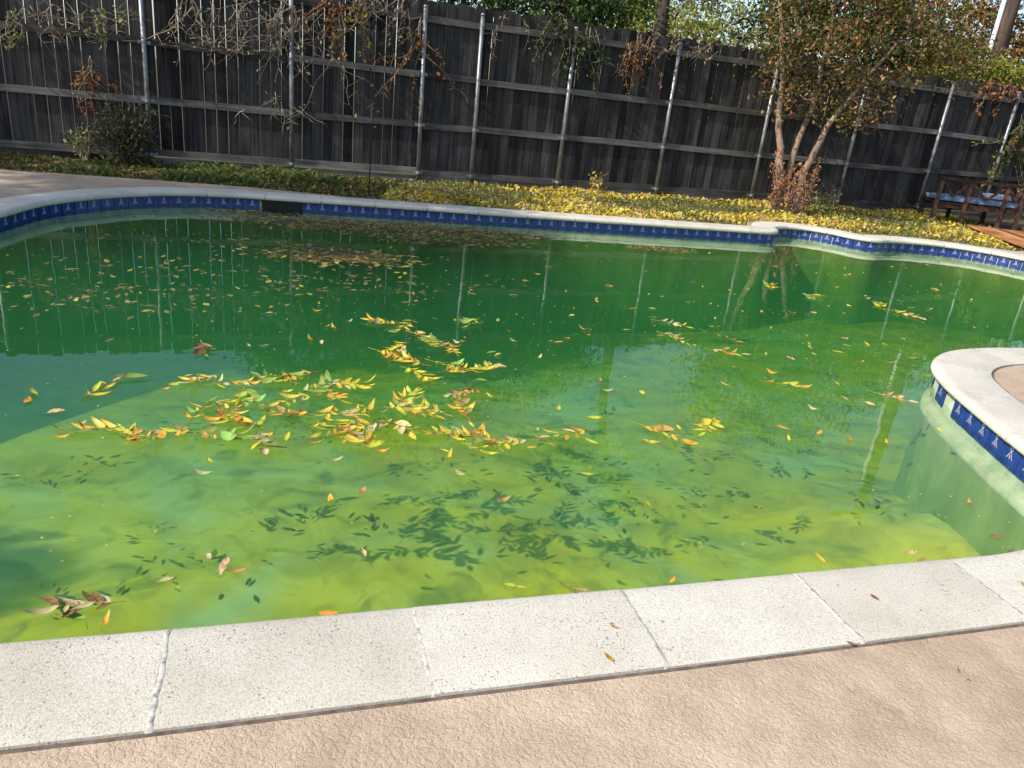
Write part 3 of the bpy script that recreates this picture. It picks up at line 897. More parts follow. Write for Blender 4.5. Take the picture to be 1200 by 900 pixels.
# ------------------------------------------------------------------ ground cover bed
def fence_y(x): return 12.6 + 0.397 * x
pts = []
poly_keep = np.array(outer)
cope_poly = offset_ring(0.33, 0.15)
tries = 0
while len(pts) < 42000 and tries < 600000:
    tries += 1
    x = random.uniform(-8.5, 8.4)
    y1 = fence_y(x) - 0.02
    y0 = 7.6 + 0.2 * (x + 8.5) if x < -2.4 else 8.8 + 0.26 * (x + 2.4)
    if random.random() > (y1 - y0) / 6.0: continue
    y = random.uniform(y0, y1)
    if inside(x, y, poly_keep) or inside(x, y, cope_poly): continue
    if x > 7.18 + 0.16 * (y - 11.35) and y < 13.95: continue
    d = (y1 - y)
    # clumpy: thin it out with a few sines
    cl_ = 0.5 + 0.5 * math.sin(3.1 * x + 1.7 * y) * math.sin(2.3 * y - 1.1 * x + 2)
    if random.random() > 0.2 + 0.8 * cl_: continue
    h = 0.004 + 0.055 * random.random() ** 2.0 * (0.25 + cl_)
    pts.append((x, y, Z_SOIL + h * (0.75 if x < -2 else 1)))
P = np.array(pts)
lm = P[:, 0] < -1.9
zone = np.sin(1.9 * P[:, 0] + 0.8 * np.sin(2.3 * P[:, 1])) + np.sin(2.6 * P[:, 1] - 0.9 * P[:, 0]) + rng.normal(size=len(P)) * 0.55
yl = zone > 0.25
keep = (zone > -1.25) | (rng.random(len(P)) < 0.3)
tag(link('ground_cover', leaf_cloud('ground_cover', P[~lm & ~yl & keep], 0.06, [(0.17, 0.21, 0.05), (0.30, 0.30, 0.07), (0.10, 0.14, 0.035), (0.24, 0.16, 0.06), (0.40, 0.36, 0.10)], [3, 2, 2, 1.5, 1.5], 0.7, 0.32)),
    'patchy green ground cover between the coping and the fence', 'ground cover', kind='stuff')
Y = P[~lm & yl].copy(); Y = Y[rng.random(len(Y)) < 0.6]; Y[:, 2] += 0.012
tag(link('yellow_leaf_litter', leaf_cloud('yellow_leaf_litter', Y, 0.08, [(0.66, 0.50, 0.05), (0.58, 0.40, 0.06), (0.62, 0.52, 0.26), (0.40, 0.24, 0.08), (0.46, 0.42, 0.08)], [4, 2, 2, 1, 2], 1.6, 0.5)),
    'bright yellow fallen leaves lying over the ground cover by the fence', 'leaf litter', kind='stuff')
tag(link('fallen_leaf_litter', leaf_cloud('fallen_leaf_litter', P[lm], 0.06, [(0.16, 0.16, 0.04), (0.07, 0.11, 0.025), (0.34, 0.22, 0.05), (0.10, 0.07, 0.03), (0.30, 0.26, 0.10)], [3, 3, 1.5, 3, 1], 0.9, 0.55)),
    'darker green and brown leaf litter below the left half of the fence', 'leaf litter', kind='stuff')
# grass tufts on the left
mb = MB()
for k in range(150):
    x = random.uniform(-5.6, -2.6); y = random.uniform(max(8.75 + 0.27 * (x + 4.7), 8.4) + 0.25, fence_y(x) - 0.15)
    if inside(x, y, poly_keep): continue
    if math.sin(2.9 * x) + math.sin(3.7 * y) < -0.3: continue
    for q in range(26):
        a = random.uniform(0, 6.28); l = random.uniform(0.05, 0.15); w = 0.0022
        dx, dy = math.cos(a), math.sin(a); bx, by = x + random.gauss(0, .06), y + random.gauss(0, .06)
        c = random.choice([(0.05, 0.10, 0.02), (0.08, 0.14, 0.025), (0.17, 0.19, 0.05), (0.22, 0.18, 0.08)])
        mb.add([(bx - dy*w, by + dx*w, Z_SOIL), (bx + dy*w, by - dx*w, Z_SOIL), (bx + dx*l*.3, by + dy*l*.3, Z_SOIL + l*.7), (bx + dx*l*.75, by + dy*l*.75, Z_SOIL + l*.85)], [(0, 1, 2), (2, 1, 3)], 0, c)
tag(link('grass', mb.mesh('grass', M['leaf'])), 'short green grass tufts at the foot of the left fence', 'grass', kind='stuff')

# ------------------------------------------------------------------ shrub and vines on the fence
def shrub(name, label, base, h, spread, n_st, n_lf, leaf, pal, w, bark, cat='shrub', group=None, lmin=0.25):
    t = empty(name, base); tag(t, label, cat, group)
    mb = MB(); pts = []
    for k in range(n_st):
        a = random.uniform(0, 6.28); q = random.uniform(0.2, 1.0)
        tip = np.array([math.cos(a) * spread * q, math.sin(a) * spread * q * 0.6, h * random.uniform(0.55, 1.0)])
        Pp = bend((math.cos(a) * .03, math.sin(a) * .03, 0), tip, 6, 0.05)
        mb.tube(Pp, list(np.linspace(0.009, 0.002, 7)), 5)
        Pp = np.array(Pp)
        for z in range(2):
            i0 = random.randint(2, 5)
            mb.tube(bend(Pp[i0], Pp[i0] + rng.normal(size=3) * np.array([.16, .1, .12]) + np.array([0, 0, .1]), 4, .08), list(np.linspace(0.004, 0.0015, 5)), 4)
        for z in range(n_lf // n_st):
            f_ = random.uniform(lmin, 1.0) * 6; i0 = min(5, int(f_))
            pts.append(Pp[i0] + (Pp[i0+1] - Pp[i0]) * (f_ - i0) + rng.normal(size=3) * 0.06)
    link('stems', mb.mesh('stems', bark), t)
    link('leaves', leaf_cloud('leaves', np.array(pts), leaf, pal, w, 0.3, 0.5), t)
    return t
b = F(-5.85, 0.30, 0.09)
shrub('twiggy_shrub', 'dark twiggy green shrub at the foot of the leftmost visible post', (b.x, b.y, 0.09), 0.85, 0.45, 46, 1500, 0.05, [(0.03, 0.05, 0.02), (0.05, 0.075, 0.025), (0.07, 0.05, 0.03)], [3, 2, 2], M['bark_dark'])
b = F(-6.35, 0.16, 0.09)
shrub('young_ivy', 'small light green ivy sprig left of the twiggy shrub', (b.x, b.y, 0.09), 0.5, 0.25, 10, 130, 0.06, [(0.22, 0.25, 0.06), (0.12, 0.17, 0.04), (0.42, 0.38, 0.2)], [3, 2, 1], M['twig'], 'ivy')

def vine(name, label, s0, z0, width, drop, n_st, n_lf, pal, w, seed, leaf=0.055, r0=0.006, group=None, curl=0.5, off=0.09, mode='hang'):
    """tangle on the fence face round (s0,z0) hanging down by drop"""
    r = np.random.default_rng(seed)
    o = F(s0, 0.0, z0); t = empty(name, o); tag(t, label, 'vine', group)
    mb = MB(); pts = []
    for k in range(n_st):
        s = r.uniform(-width / 2, width / 2); z = r.uniform(-0.12, 0.2)
        dr = drop * r.uniform(0.3, 1.0)
        hd = r.uniform(-1, 1) * curl
        P = []; steps = 9
        of = off + r.uniform(0, 0.05)
        ang = r.uniform(-0.6, 0.6)
        ss, zz = s, z
        for q in range(steps + 1):
            P.append(F(s0 + ss, of + 0.03 * math.sin(q * 1.3 + k), z0 + zz) - o)
            ang += r.normal() * 0.35; ang *= 0.86
            st_ = dr / steps
            if mode == 'hang': ss += math.sin(ang + hd) * st_; zz -= math.cos(ang + hd * 0.6) * st_
            else: ss += math.cos(ang) * st_ * (1 if k % 2 else -1); zz += math.sin(ang) * st_ * 0.6
        rad0 = r0 * r.uniform(0.5, 1.3)
        Q = P
        for _ in range(2): Q = [Q[0]] + [a_ * (1 - f_) + b_ * f_ for a_, b_ in zip(Q[:-1], Q[1:]) for f_ in (0.25, 0.75)] + [Q[-1]]
        mb.tube(Q, list(np.linspace(rad0, rad0 * 0.3, len(Q))), 5)
        for q in range(2):
            i0 = r.integers(2, 8); p = P[i0]
            d = fe * r.uniform(-.22, .22) + Vector((0, 0, r.uniform(-.2, .12))) + fn * r.uniform(0, .06)
            mb.tube([p, p + d * .5 + fn * .02, p + d], [rad0 * .5, rad0 * .35, rad0 * .2], 4)
        for q in range(n_lf // n_st):
            i0 = r.integers(1, steps); p = P[i0] + (P[i0 + 1] - P[i0]) * r.uniform(0, 1)
            pts.append(np.array(p) + r.normal(size=3) * 0.03)
    link('stems', mb.mesh('stems', M['twig'], True), t)
    if pts: link("leaves", leaf_cloud("leaves", np.array(pts), leaf, pal, w, 0.1, 0.65), t)
    return t
DEADPAL = [(0.30, 0.22, 0.13), (0.18, 0.12, 0.07), (0.36, 0.30, 0.18)]
GRNV = [(0.10, 0.15, 0.03), (0.20, 0.24, 0.05), (0.34, 0.36, 0.16)]
REDV = [(0.24, 0.07, 0.02), (0.32, 0.14, 0.03), (0.18, 0.05, 0.03), (0.26, 0.17, 0.04)]
g_ = 'dead vines on the left fence'
vine('dead_vine', 'curled dead vine with a few leaves at the upper left corner of the fence', -6.75, 1.85, 0.7, 0.55, 14, 40, DEADPAL, [1, 1, 1], 1, curl=1.2, group=g_)
vine('dead_vine', 'pale dead vine draped over the rail left of the leftmost visible post', -6.1, 1.75, 0.8, 0.6, 12, 24, DEADPAL, [1, 1, 1], 2, mode='run', group=g_)
vine('dead_vine', 'thick hanging dead vine between the two leftmost visible posts', -4.75, 2.15, 0.9, 0.95, 16, 40, DEADPAL, [1, 1, 1], 3, r0=0.007, group=g_)
vine('dead_vine', 'dense tangle of dead stems just left of the second visible post', -4.15, 2.2, 0.8, 1.0, 22, 60, DEADPAL, [1, 1, 1], 4, curl=1.0, group=g_)
vine('dead_vine', 'dead vine stems lying along the rail between the leftmost posts', -4.6, 1.68, 1.3, 0.7, 16, 50, DEADPAL, [1, 1, 1], 5, mode='run', group=g_)
vine('dead_vine', 'brown dead tangle right of the second visible post', -3.45, 2.15, 0.7, 0.9, 18, 120, DEADPAL, [2, 2, 1], 6, curl=1.0, group=g_)
vine('dead_vine', 'shaggy hanging dead vine topping the fence left of the third post', -2.4, 2.55, 0.9, 0.75, 24, 130, DEADPAL, [2, 2, 1], 7, curl=0.8, group=g_)
vine('dead_vine', 'dry stems fanning over the lower rail beside the second post', -3.95, 0.98, 0.9, 0.45, 12, 10, DEADPAL, [1, 1, 1], 8, curl=1.8, group=g_)
vine('dead_vine', 'long thin dry stem trailing down right of the second post', -3.28, 1.75, 0.12, 1.25, 4, 18, DEADPAL, [1, 1, 1], 9, group=g_)
vine('dead_vine', 'dry tangle capping the fence above the post left of the crape myrtle', 2.3, 2.52, 1.3, 0.3, 24, 120, DEADPAL, [2, 2, 1], 10, curl=1.5, group='dead vines on the right fence')
vine('dead_vine', 'thin pale stems hanging between the close pair of posts and the next', -0.55, 2.35, 0.9, 0.6, 6, 14, DEADPAL, [1, 1, 1], 11, r0=0.004, group='dead vines on the right fence')
vine('green_ivy', 'small yellow green ivy trail hanging near the left frame edge', -6.95, 1.62, 0.1, 0.35, 4, 50, GRNV, [1, 2, 1], 12, leaf=0.06)
vine('green_ivy', 'green ivy clump above the rail left of the leftmost visible post', -6.0, 1.85, 0.25, 0.35, 6, 70, GRNV, [2, 1, 2], 13, leaf=0.07)
vine('green_ivy', 'dark green ivy trailing down the post left of the red vine', 0.32, 2.5, 0.9, 0.95, 18, 420, [(0.03, 0.06, 0.015), (0.05, 0.09, 0.02), (0.09, 0.12, 0.03)], [3, 2, 1], 14, leaf=0.07)
vine('orange_creeper', 'orange red creeper strand climbing beside the twiggy shrub', -6.22, 1.25, 0.07, 0.95, 5, 150, REDV, [2, 3, 1, 1], 15, leaf=0.05, curl=0.1)
vine('orange_creeper', 'rusty creeper hanging from the top between the second and third posts', -3.2, 2.3, 0.2, 0.75, 7, 170, REDV, [2, 2, 1, 2], 16, curl=0.2)
vine('orange_creeper', 'yellow brown creeper cascading left of the shaggy dead vine', -2.9, 2.45, 0.3, 1.0, 8, 190, [(0.26, 0.19, 0.04), (0.18, 0.16, 0.03), (0.30, 0.14, 0.03)], [2, 2, 1], 17, curl=0.3)
vine('orange_creeper', 'orange creeper winding down the third post', -2.02, 2.2, 0.14, 1.55, 7, 150, REDV, [2, 2, 1, 2], 18, curl=0.15)
vine('orange_creeper', 'red brown creeper hanging mid panel right of the ivy covered post', 1.45, 2.35, 0.55, 0.95, 11, 260, REDV, [2, 2, 2, 2], 19, curl=0.3)
vine('orange_creeper', 'dark red creeper sprig low on the panel right of the crape myrtle', 6.4, 1.75, 0.25, 0.5, 5, 60, [(0.22, 0.03, 0.03), (0.14, 0.04, 0.03)], [1, 1], 20, curl=0.3)
vine('orange_creeper', 'reddish creeper spilling over the fence top near the utility pole', 9.3, 2.5, 0.9, 0.5, 12, 260, REDV, [2, 2, 2, 1], 22, curl=0.6)
vine('green_ivy', 'leafy green ivy massed against the right end of the fence', 10.25, 1.95, 0.5, 1.7, 14, 420, [(0.06, 0.10, 0.02), (0.14, 0.18, 0.03), (0.20, 0.08, 0.04)], [3, 2, 1], 23, leaf=0.08)
b = F(1.0, 0.25, 0)
shrub('yellow_sapling', 'small bright yellow sapling between the ivy post and the next', (b.x, b.y, 0.09), 0.36, 0.1, 5, 40, 0.075, [(0.50, 0.40, 0.04), (0.42, 0.30, 0.04)], [2, 1], M['twig'], 'sapling')
b = F(5.35, 0.5, 0)
shrub('pale_fern_sprig', 'pale green sprig right of the crape myrtle foot', (b.x, b.y, 0.09), 0.42, 0.35, 8, 130, 0.07, [(0.30, 0.32, 0.10), (0.20, 0.24, 0.06), (0.40, 0.25, 0.14)], [3, 2, 1], M['twig'], 'sprig')
# stake by the far coping
st_o = empty('garden_stake', (-1.99, 9.42, 0.09)); tag(st_o, 'thin dark metal stake standing behind the far coping', 'stake')
mb = MB(); mb.tube([(0, 0, 0), (0.012, 0, 0.6), (0.03, 0, 1.22)], 0.008, 6)
link('rod', mb.mesh('rod', M['dark_steel_and_shade']), st_o)
mb = MB(); mb.tube([(0.03, 0, 1.2), (0.06, 0, 1.27), (0.03, 0, 1.33), (0.0, 0, 1.28)], 0.006, 6)
link('hook', mb.mesh('hook', M['dark_steel_and_shade']), st_o)

# ------------------------------------------------------------------ bench with cushions, wooden deck
BA = rad(-6)
bench = empty('garden_bench', (8.05, 14.35, 0.10), BA); tag(bench, 'brown wooden garden bench with lattice back before the right fence end', 'bench')
def bar(a, b, w, d):
    mb = MB(); a, b = Vector(a), Vector(b); t = (b - a).normalized()
    u = Vector((0, 1, 0)); v = t.cross(u).normalized(); u = v.cross(t).normalized()
    vs = []
    for p in (a, b):
        for sx, sy in ((-1,-1),(1,-1),(1,1),(-1,1)): vs.append(p + v * sx * w / 2 + u * sy * d / 2)
    mb.add(vs, [(0,1,2,3),(7,6,5,4),(0,4,5,1),(1,5,6,2),(2,6,7,3),(3,7,4,0)])
    return mb.mesh('bar', M['bench_wood'])
BW = 1.55
for x in (-0.72, -0.22, 0.42, 0.72):
    link('leg', bar((x, 0, 0), (x, 0, 0.74), 0.06, 0.05), bench)
    link('leg', bar((x, 0.62, 0), (x, 0.62, 0.40), 0.06, 0.05), bench)
link('top_rail', bar((-0.8, 0, 0.765), (0.8, 0, 0.765), 0.05, 0.09), bench)
link('seat_rail', bar((-0.78, 0.031, 0.31), (0.78, 0.031, 0.31), 0.09, 0.03), bench)
link('seat_rail', bar((-0.78, 0.655, 0.31), (0.78, 0.655, 0.31), 0.09, 0.03), bench)
for a, b in (((-0.70, 0.74), (-0.47, 0.46)), ((-0.24, 0.74), (-0.47, 0.461)), ((-0.20, 0.74), (0.10, 0.46)), ((0.40, 0.74), (0.10, 0.461)), ((0.44, 0.74), (0.57, 0.5)), ((0.70, 0.74), (0.57, 0.501))):
    link('brace', bar((a[0], 0.004, a[1]), (b[0], 0.004, b[1]), 0.04, 0.03), bench)
for k in range(5): link('slat', bar((-0.76, 0.09 + k * 0.125, 0.345), (0.76, 0.09 + k * 0.125, 0.345), 0.02, 0.10), bench)
def cushion(name, label, x, y, z, sx, sy, sz, mat, rot):
    bm = bmesh.new(); bmesh.ops.create_cube(bm, size=1.0)
    bmesh.ops.subdivide_edges(bm, edges=bm.edges, cuts=5, use_grid_fill=True)
    for v in bm.verts:
        p = v.co * 2; e = 0.82
        k = 1 - 0.35 * max(abs(p.x), abs(p.y)) ** 3 * (abs(p.z) > 0.99)
        v.co = Vector((p.x * sx / 2 * (1 - 0.05 * abs(p.z)), p.y * sy / 2 * (1 - 0.05 * abs(p.z)), p.z * sz / 2 * k + sz / 2 + random.uniform(-.004, .004)))
    me = bpy.data.meshes.new(name); bm.to_mesh(me); bm.free(); me.materials.append(mat)
    me.polygons.foreach_set('use_smooth', [True] * len(me.polygons))
    ca, sa = math.cos(BA), math.sin(BA)
    o = link(name, me, None, (8.05 + x * ca - y * sa, 14.35 + x * sa + y * ca, 0.10 + z), (rot, 0, BA))
    tag(o, label, 'cushion')
cushion('seat_cushion', 'blue seat cushion on the left half of the bench', -0.36, 0.34, 0.357, 0.74, 0.56, 0.12, M['cushion'], 0)
cushion('seat_cushion', 'blue seat cushion on the right half of the bench', 0.38, 0.34, 0.357, 0.72, 0.56, 0.12, M['cushion'], 0)
cushion('pillow', 'pale pillow lying on the right seat cushion of the bench', 0.42, 0.34, 0.478, 0.5, 0.36, 0.10, M['pillow'], 0.0)
# planter box beside the bench
plb = empty('planter_box', (9.20, 14.0, 0.10), BA); tag(plb, 'dark wooden planter box right of the bench', 'planter')
for k in range(4):
    link('board', box_mesh('board', 0.62, 0.03, 0.145, M['bench_wood'], 0.004), plb, (0, -0.25, 0.004 + k * 0.15))
    link('board', box_mesh('board', 0.62, 0.03, 0.145, M['bench_wood'], 0.004), plb, (0, 0.25, 0.004 + k * 0.15))
    for sx in (-1, 1): link('board', box_mesh('board', 0.03, 0.465, 0.145, M['bench_wood'], 0.004), plb, (sx * 0.294, 0, 0.004 + k * 0.15))
link('soil', box_mesh('soil', 0.55, 0.46, 0.5, M['soil']), plb, (0, 0, 0.02))
# wooden deck
wd = empty('wooden_deck', (7.28, 11.35, 0.0), rad(81)); tag(wd, 'orange brown wooden deck boards at the right edge by the bench', 'deck', kind='structure')
deck_me = [box_mesh('deck_board', 2.5 + 0.02 * k, 0.135, 0.035, M['deck_wood'], 0.004) for k in range(3)]
for k in range(20):
    link('deck_board', random.choice(deck_me), wd, (1.25 + random.uniform(-.015, .015), -0.07 - 0.142 * k, 0.125))

# ------------------------------------------------------------------ floating and fallen leaves
SPRAYS = [
    (-1.892, 3.179, 0.239, 1.494, 'yyg', 'yellow compound leaf floating alone at the left end of the drift', None),
    (-1.658, 2.801, 0.239, 3.418, 'yyp', 'first compound leaf from the left in the left leaf drift', 'compound leaves in the left drift'),
    (-1.511, 2.755, 0.202, 2.323, 'yyo', 'second compound leaf from the left in the left leaf drift', 'compound leaves in the left drift'),
    (-1.379, 2.849, 0.221, 3.793, 'pyo', 'third compound leaf from the left in the left leaf drift', 'compound leaves in the left drift'),
    (-1.508, 3.457, 0.202, 3.93, 'yyp', 'fifth compound leaf from the left in the left leaf drift', 'compound leaves in the left drift'),
    (-1.389, 3.423, 0.202, 0.412, 'pyy', 'eighth compound leaf from the left in the left leaf drift', 'compound leaves in the left drift'),
    (-1.292, 3.206, 0.239, 0.083, 'yyg', 'ninth compound leaf from the left in the left leaf drift', 'compound leaves in the left drift'),
    (-1.234, 3.32, 0.276, 5.259, 'ygg', 'eleventh compound leaf from the left in the left leaf drift', 'compound leaves in the left drift'),
    (-1.376, 3.051, 0.239, 1.629, 'yyg', 'fourth compound leaf from the left in the left leaf drift', 'compound leaves in the left drift'),
    (-1.26, 3.064, 0.221, 1.472, 'yyp', 'seventh compound leaf from the left in the left leaf drift', 'compound leaves in the left drift'),
    (-1.233, 2.861, 0.239, 6.253, 'yog', 'sixth compound leaf from the left in the left leaf drift', 'compound leaves in the left drift'),
    (-1.135, 2.994, 0.221, 2.953, 'yyo', 'tenth compound leaf from the left in the left leaf drift', 'compound leaves in the left drift'),
    (-1.025, 2.863, 0.184, 5.253, 'byp', 'twelfth compound leaf from the left in the left leaf drift', 'compound leaves in the left drift'),
    (-1.166, 3.552, 0.221, 2.991, 'yyg', 'first compound leaf from the left in the middle leaf drift', 'compound leaves in the middle drift'),
    (-1.088, 3.652, 0.239, 4.013, 'yyg', 'fourth compound leaf from the left in the middle leaf drift', 'compound leaves in the middle drift'),
    (-0.983, 3.487, 0.258, 0.946, 'ygp', 'fifth compound leaf from the left in the middle leaf drift', 'compound leaves in the middle drift'),
    (-0.997, 3.334, 0.221, 3.987, 'yyp', 'third compound leaf from the left in the middle leaf drift', 'compound leaves in the middle drift'),
    (-0.897, 3.466, 0.239, 5.451, 'yyo', 'seventh compound leaf from the left in the middle leaf drift', 'compound leaves in the middle drift'),
    (-0.962, 3.166, 0.184, 3.286, 'oyo', 'second compound leaf from the left in the middle leaf drift', 'compound leaves in the middle drift'),
    (-0.831, 3.203, 0.258, 4.655, 'yyy', 'sixth compound leaf from the left in the middle leaf drift', 'compound leaves in the middle drift'),
    (-0.749, 3.098, 0.239, 4.216, 'yyg', 'eighth compound leaf from the left in the middle leaf drift', 'compound leaves in the middle drift'),
    (-0.723, 3.233, 0.221, 0.402, 'yyp', 'eleventh compound leaf from the left in the middle leaf drift', 'compound leaves in the middle drift'),
    (-0.692, 3.084, 0.258, 4.762, 'yyo', 'tenth compound leaf from the left in the middle leaf drift', 'compound leaves in the middle drift'),
    (-0.584, 3.142, 0.202, 3.712, 'yyp', 'thirteenth compound leaf from the left in the middle leaf drift', 'compound leaves in the middle drift'),
    (-0.602, 2.954, 0.184, 1.892, 'yop', 'twelfth compound leaf from the left in the middle leaf drift', 'compound leaves in the middle drift'),
    (-0.831, 3.581, 0.202, 0.195, 'yyp', 'ninth compound leaf from the left in the middle leaf drift', 'compound leaves in the middle drift'),
    (-0.502, 3.164, 0.184, 5.436, 'yp', 'fourteenth compound leaf from the left in the middle leaf drift', 'compound leaves in the middle drift'),
    (-0.836, 4.702, 0.258, 2.969, 'yyp', 'second compound leaf from the left in the dense upper middle drift', 'compound leaves in the upper middle drift'),
    (-0.716, 4.748, 0.276, 4.514, 'yyg', 'fifth compound leaf from the left in the dense upper middle drift', 'compound leaves in the upper middle drift'),
    (-0.601, 4.507, 0.294, 5.519, 'ygp', 'ninth compound leaf from the left in the dense upper middle drift', 'compound leaves in the upper middle drift'),
    (-0.675, 4.257, 0.276, 4.485, 'yyp', 'third compound leaf from the left in the dense upper middle drift', 'compound leaves in the upper middle drift'),
    (-0.743, 4.137, 0.258, 5.784, 'yyo', 'first compound leaf from the left in the dense upper middle drift', 'compound leaves in the upper middle drift'),
    (-0.482, 4.409, 0.276, 2.48, 'ygg', 'eleventh compound leaf from the left in the dense upper middle drift', 'compound leaves in the upper middle drift'),
    (-0.382, 4.36, 0.239, 5.03, 'yyo', 'thirteenth compound leaf from the left in the dense upper middle drift', 'compound leaves in the upper middle drift'),
    (-0.59, 4.051, 0.276, 2.792, 'yyy', 'seventh compound leaf from the left in the dense upper middle drift', 'compound leaves in the upper middle drift'),
    (-0.387, 4.059, 0.276, 5.875, 'yyg', 'twelfth compound leaf from the left in the dense upper middle drift', 'compound leaves in the upper middle drift'),
    (-0.53, 3.856, 0.258, 5.519, 'yyg', 'eighth compound leaf from the left in the dense upper middle drift', 'compound leaves in the upper middle drift'),
    (-0.323, 3.964, 0.239, 0.612, 'yyo', 'fourteenth compound leaf from the left in the dense upper middle drift', 'compound leaves in the upper middle drift'),
    (-0.19, 4.036, 0.258, 0.854, 'ypy', 'fifteenth compound leaf from the left in the dense upper middle drift', 'compound leaves in the upper middle drift'),
    (-0.522, 3.461, 0.276, 1.363, 'yyg', 'fourth compound leaf from the left in the dense upper middle drift', 'compound leaves in the upper middle drift'),
    (-0.476, 3.333, 0.258, 6.063, 'yyp', 'sixth compound leaf from the left in the dense upper middle drift', 'compound leaves in the upper middle drift'),
    (-0.362, 3.375, 0.221, 2.739, 'yyp', 'tenth compound leaf from the left in the dense upper middle drift', 'compound leaves in the upper middle drift'),
    (-0.228, 3.665, 0.221, 3.935, 'oop', 'reddish compound leaf just below the upper middle drift', None),
    (-0.213, 3.417, 0.239, 1.89, 'ybo', 'brown yellow compound leaf below the reddish one', None),
    (-0.223, 3.124, 0.239, 3.185, 'yyg', 'left frond of the clump below the upper middle drift', None),
    (-0.151, 3.051, 0.258, 2.423, 'yyg', 'middle frond of the clump below the upper middle drift', None),
    (-0.079, 3.115, 0.258, 2.204, 'yyo', 'yellow frond topping the clump below the upper middle drift', None),
    (0.029, 3.106, 0.239, 3.674, 'pyy', 'right frond of the clump below the upper middle drift', None),
    (0.314, 3.283, 0.258, 3.669, 'poy', 'pale orange compound leaf floating at mid pool', None),
    (0.724, 3.43, 0.276, 5.678, 'oyo', 'orange and yellow compound leaf at mid pool, left of the bright yellow one', None),
    (1.025, 3.584, 0.239, 4.283, 'yyy', 'bright yellow compound leaf floating right of mid pool', None),
    (1.104, 5.479, 0.276, 5.834, 'pyp', 'pale yellow compound leaf at mid far pool, upper of two', None),
    (1.066, 5.12, 0.276, 5.378, 'yop', 'pale yellow compound leaf at mid far pool, lower of two', None),
    (1.586, 4.349, 0.239, 6.223, 'yyo', 'yellow compound leaf right of mid pool with small spread leaflets', None),
    (2.74, 7.037, 0.313, 4.216, 'yyg', 'narrow yellow compound leaf on the far right water', None),
    (3.3, 6.9, 0.294, 1.024, 'yyg', 'yellow compound leaf left of a touching one on the far right water', None),
    (3.374, 6.694, 0.294, 5.405, 'ypo', 'brownish yellow compound leaf right of a touching one on the far right water', None),
    (1.378, 4.904, 0.239, 6.058, 'ypo', 'small pale compound leaf between the pale yellow pair and the coping point', None),
    (2.248, 4.348, 0.239, 5.681, 'yop', 'orange yellow compound leaf near the bright pole reflection', None),
    (-1.103, 1.739, 0.166, 3.574, 'pb', 'pale withered compound leaf by the near coping at lower left', None),
    (-0.305, 4.971, 0.239, 4.483, 'yyg', 'thin compound leaf right of the top of the upper middle drift', None),
    (2.364, 7.239, 0.239, 1.326, 'yyg', 'sparse greenish compound leaf on the far right water', None),
    (-1.707, 3.909, 0.239, 5.222, 'bbb', 'half sunken brown compound leaf above the left drift', None)]
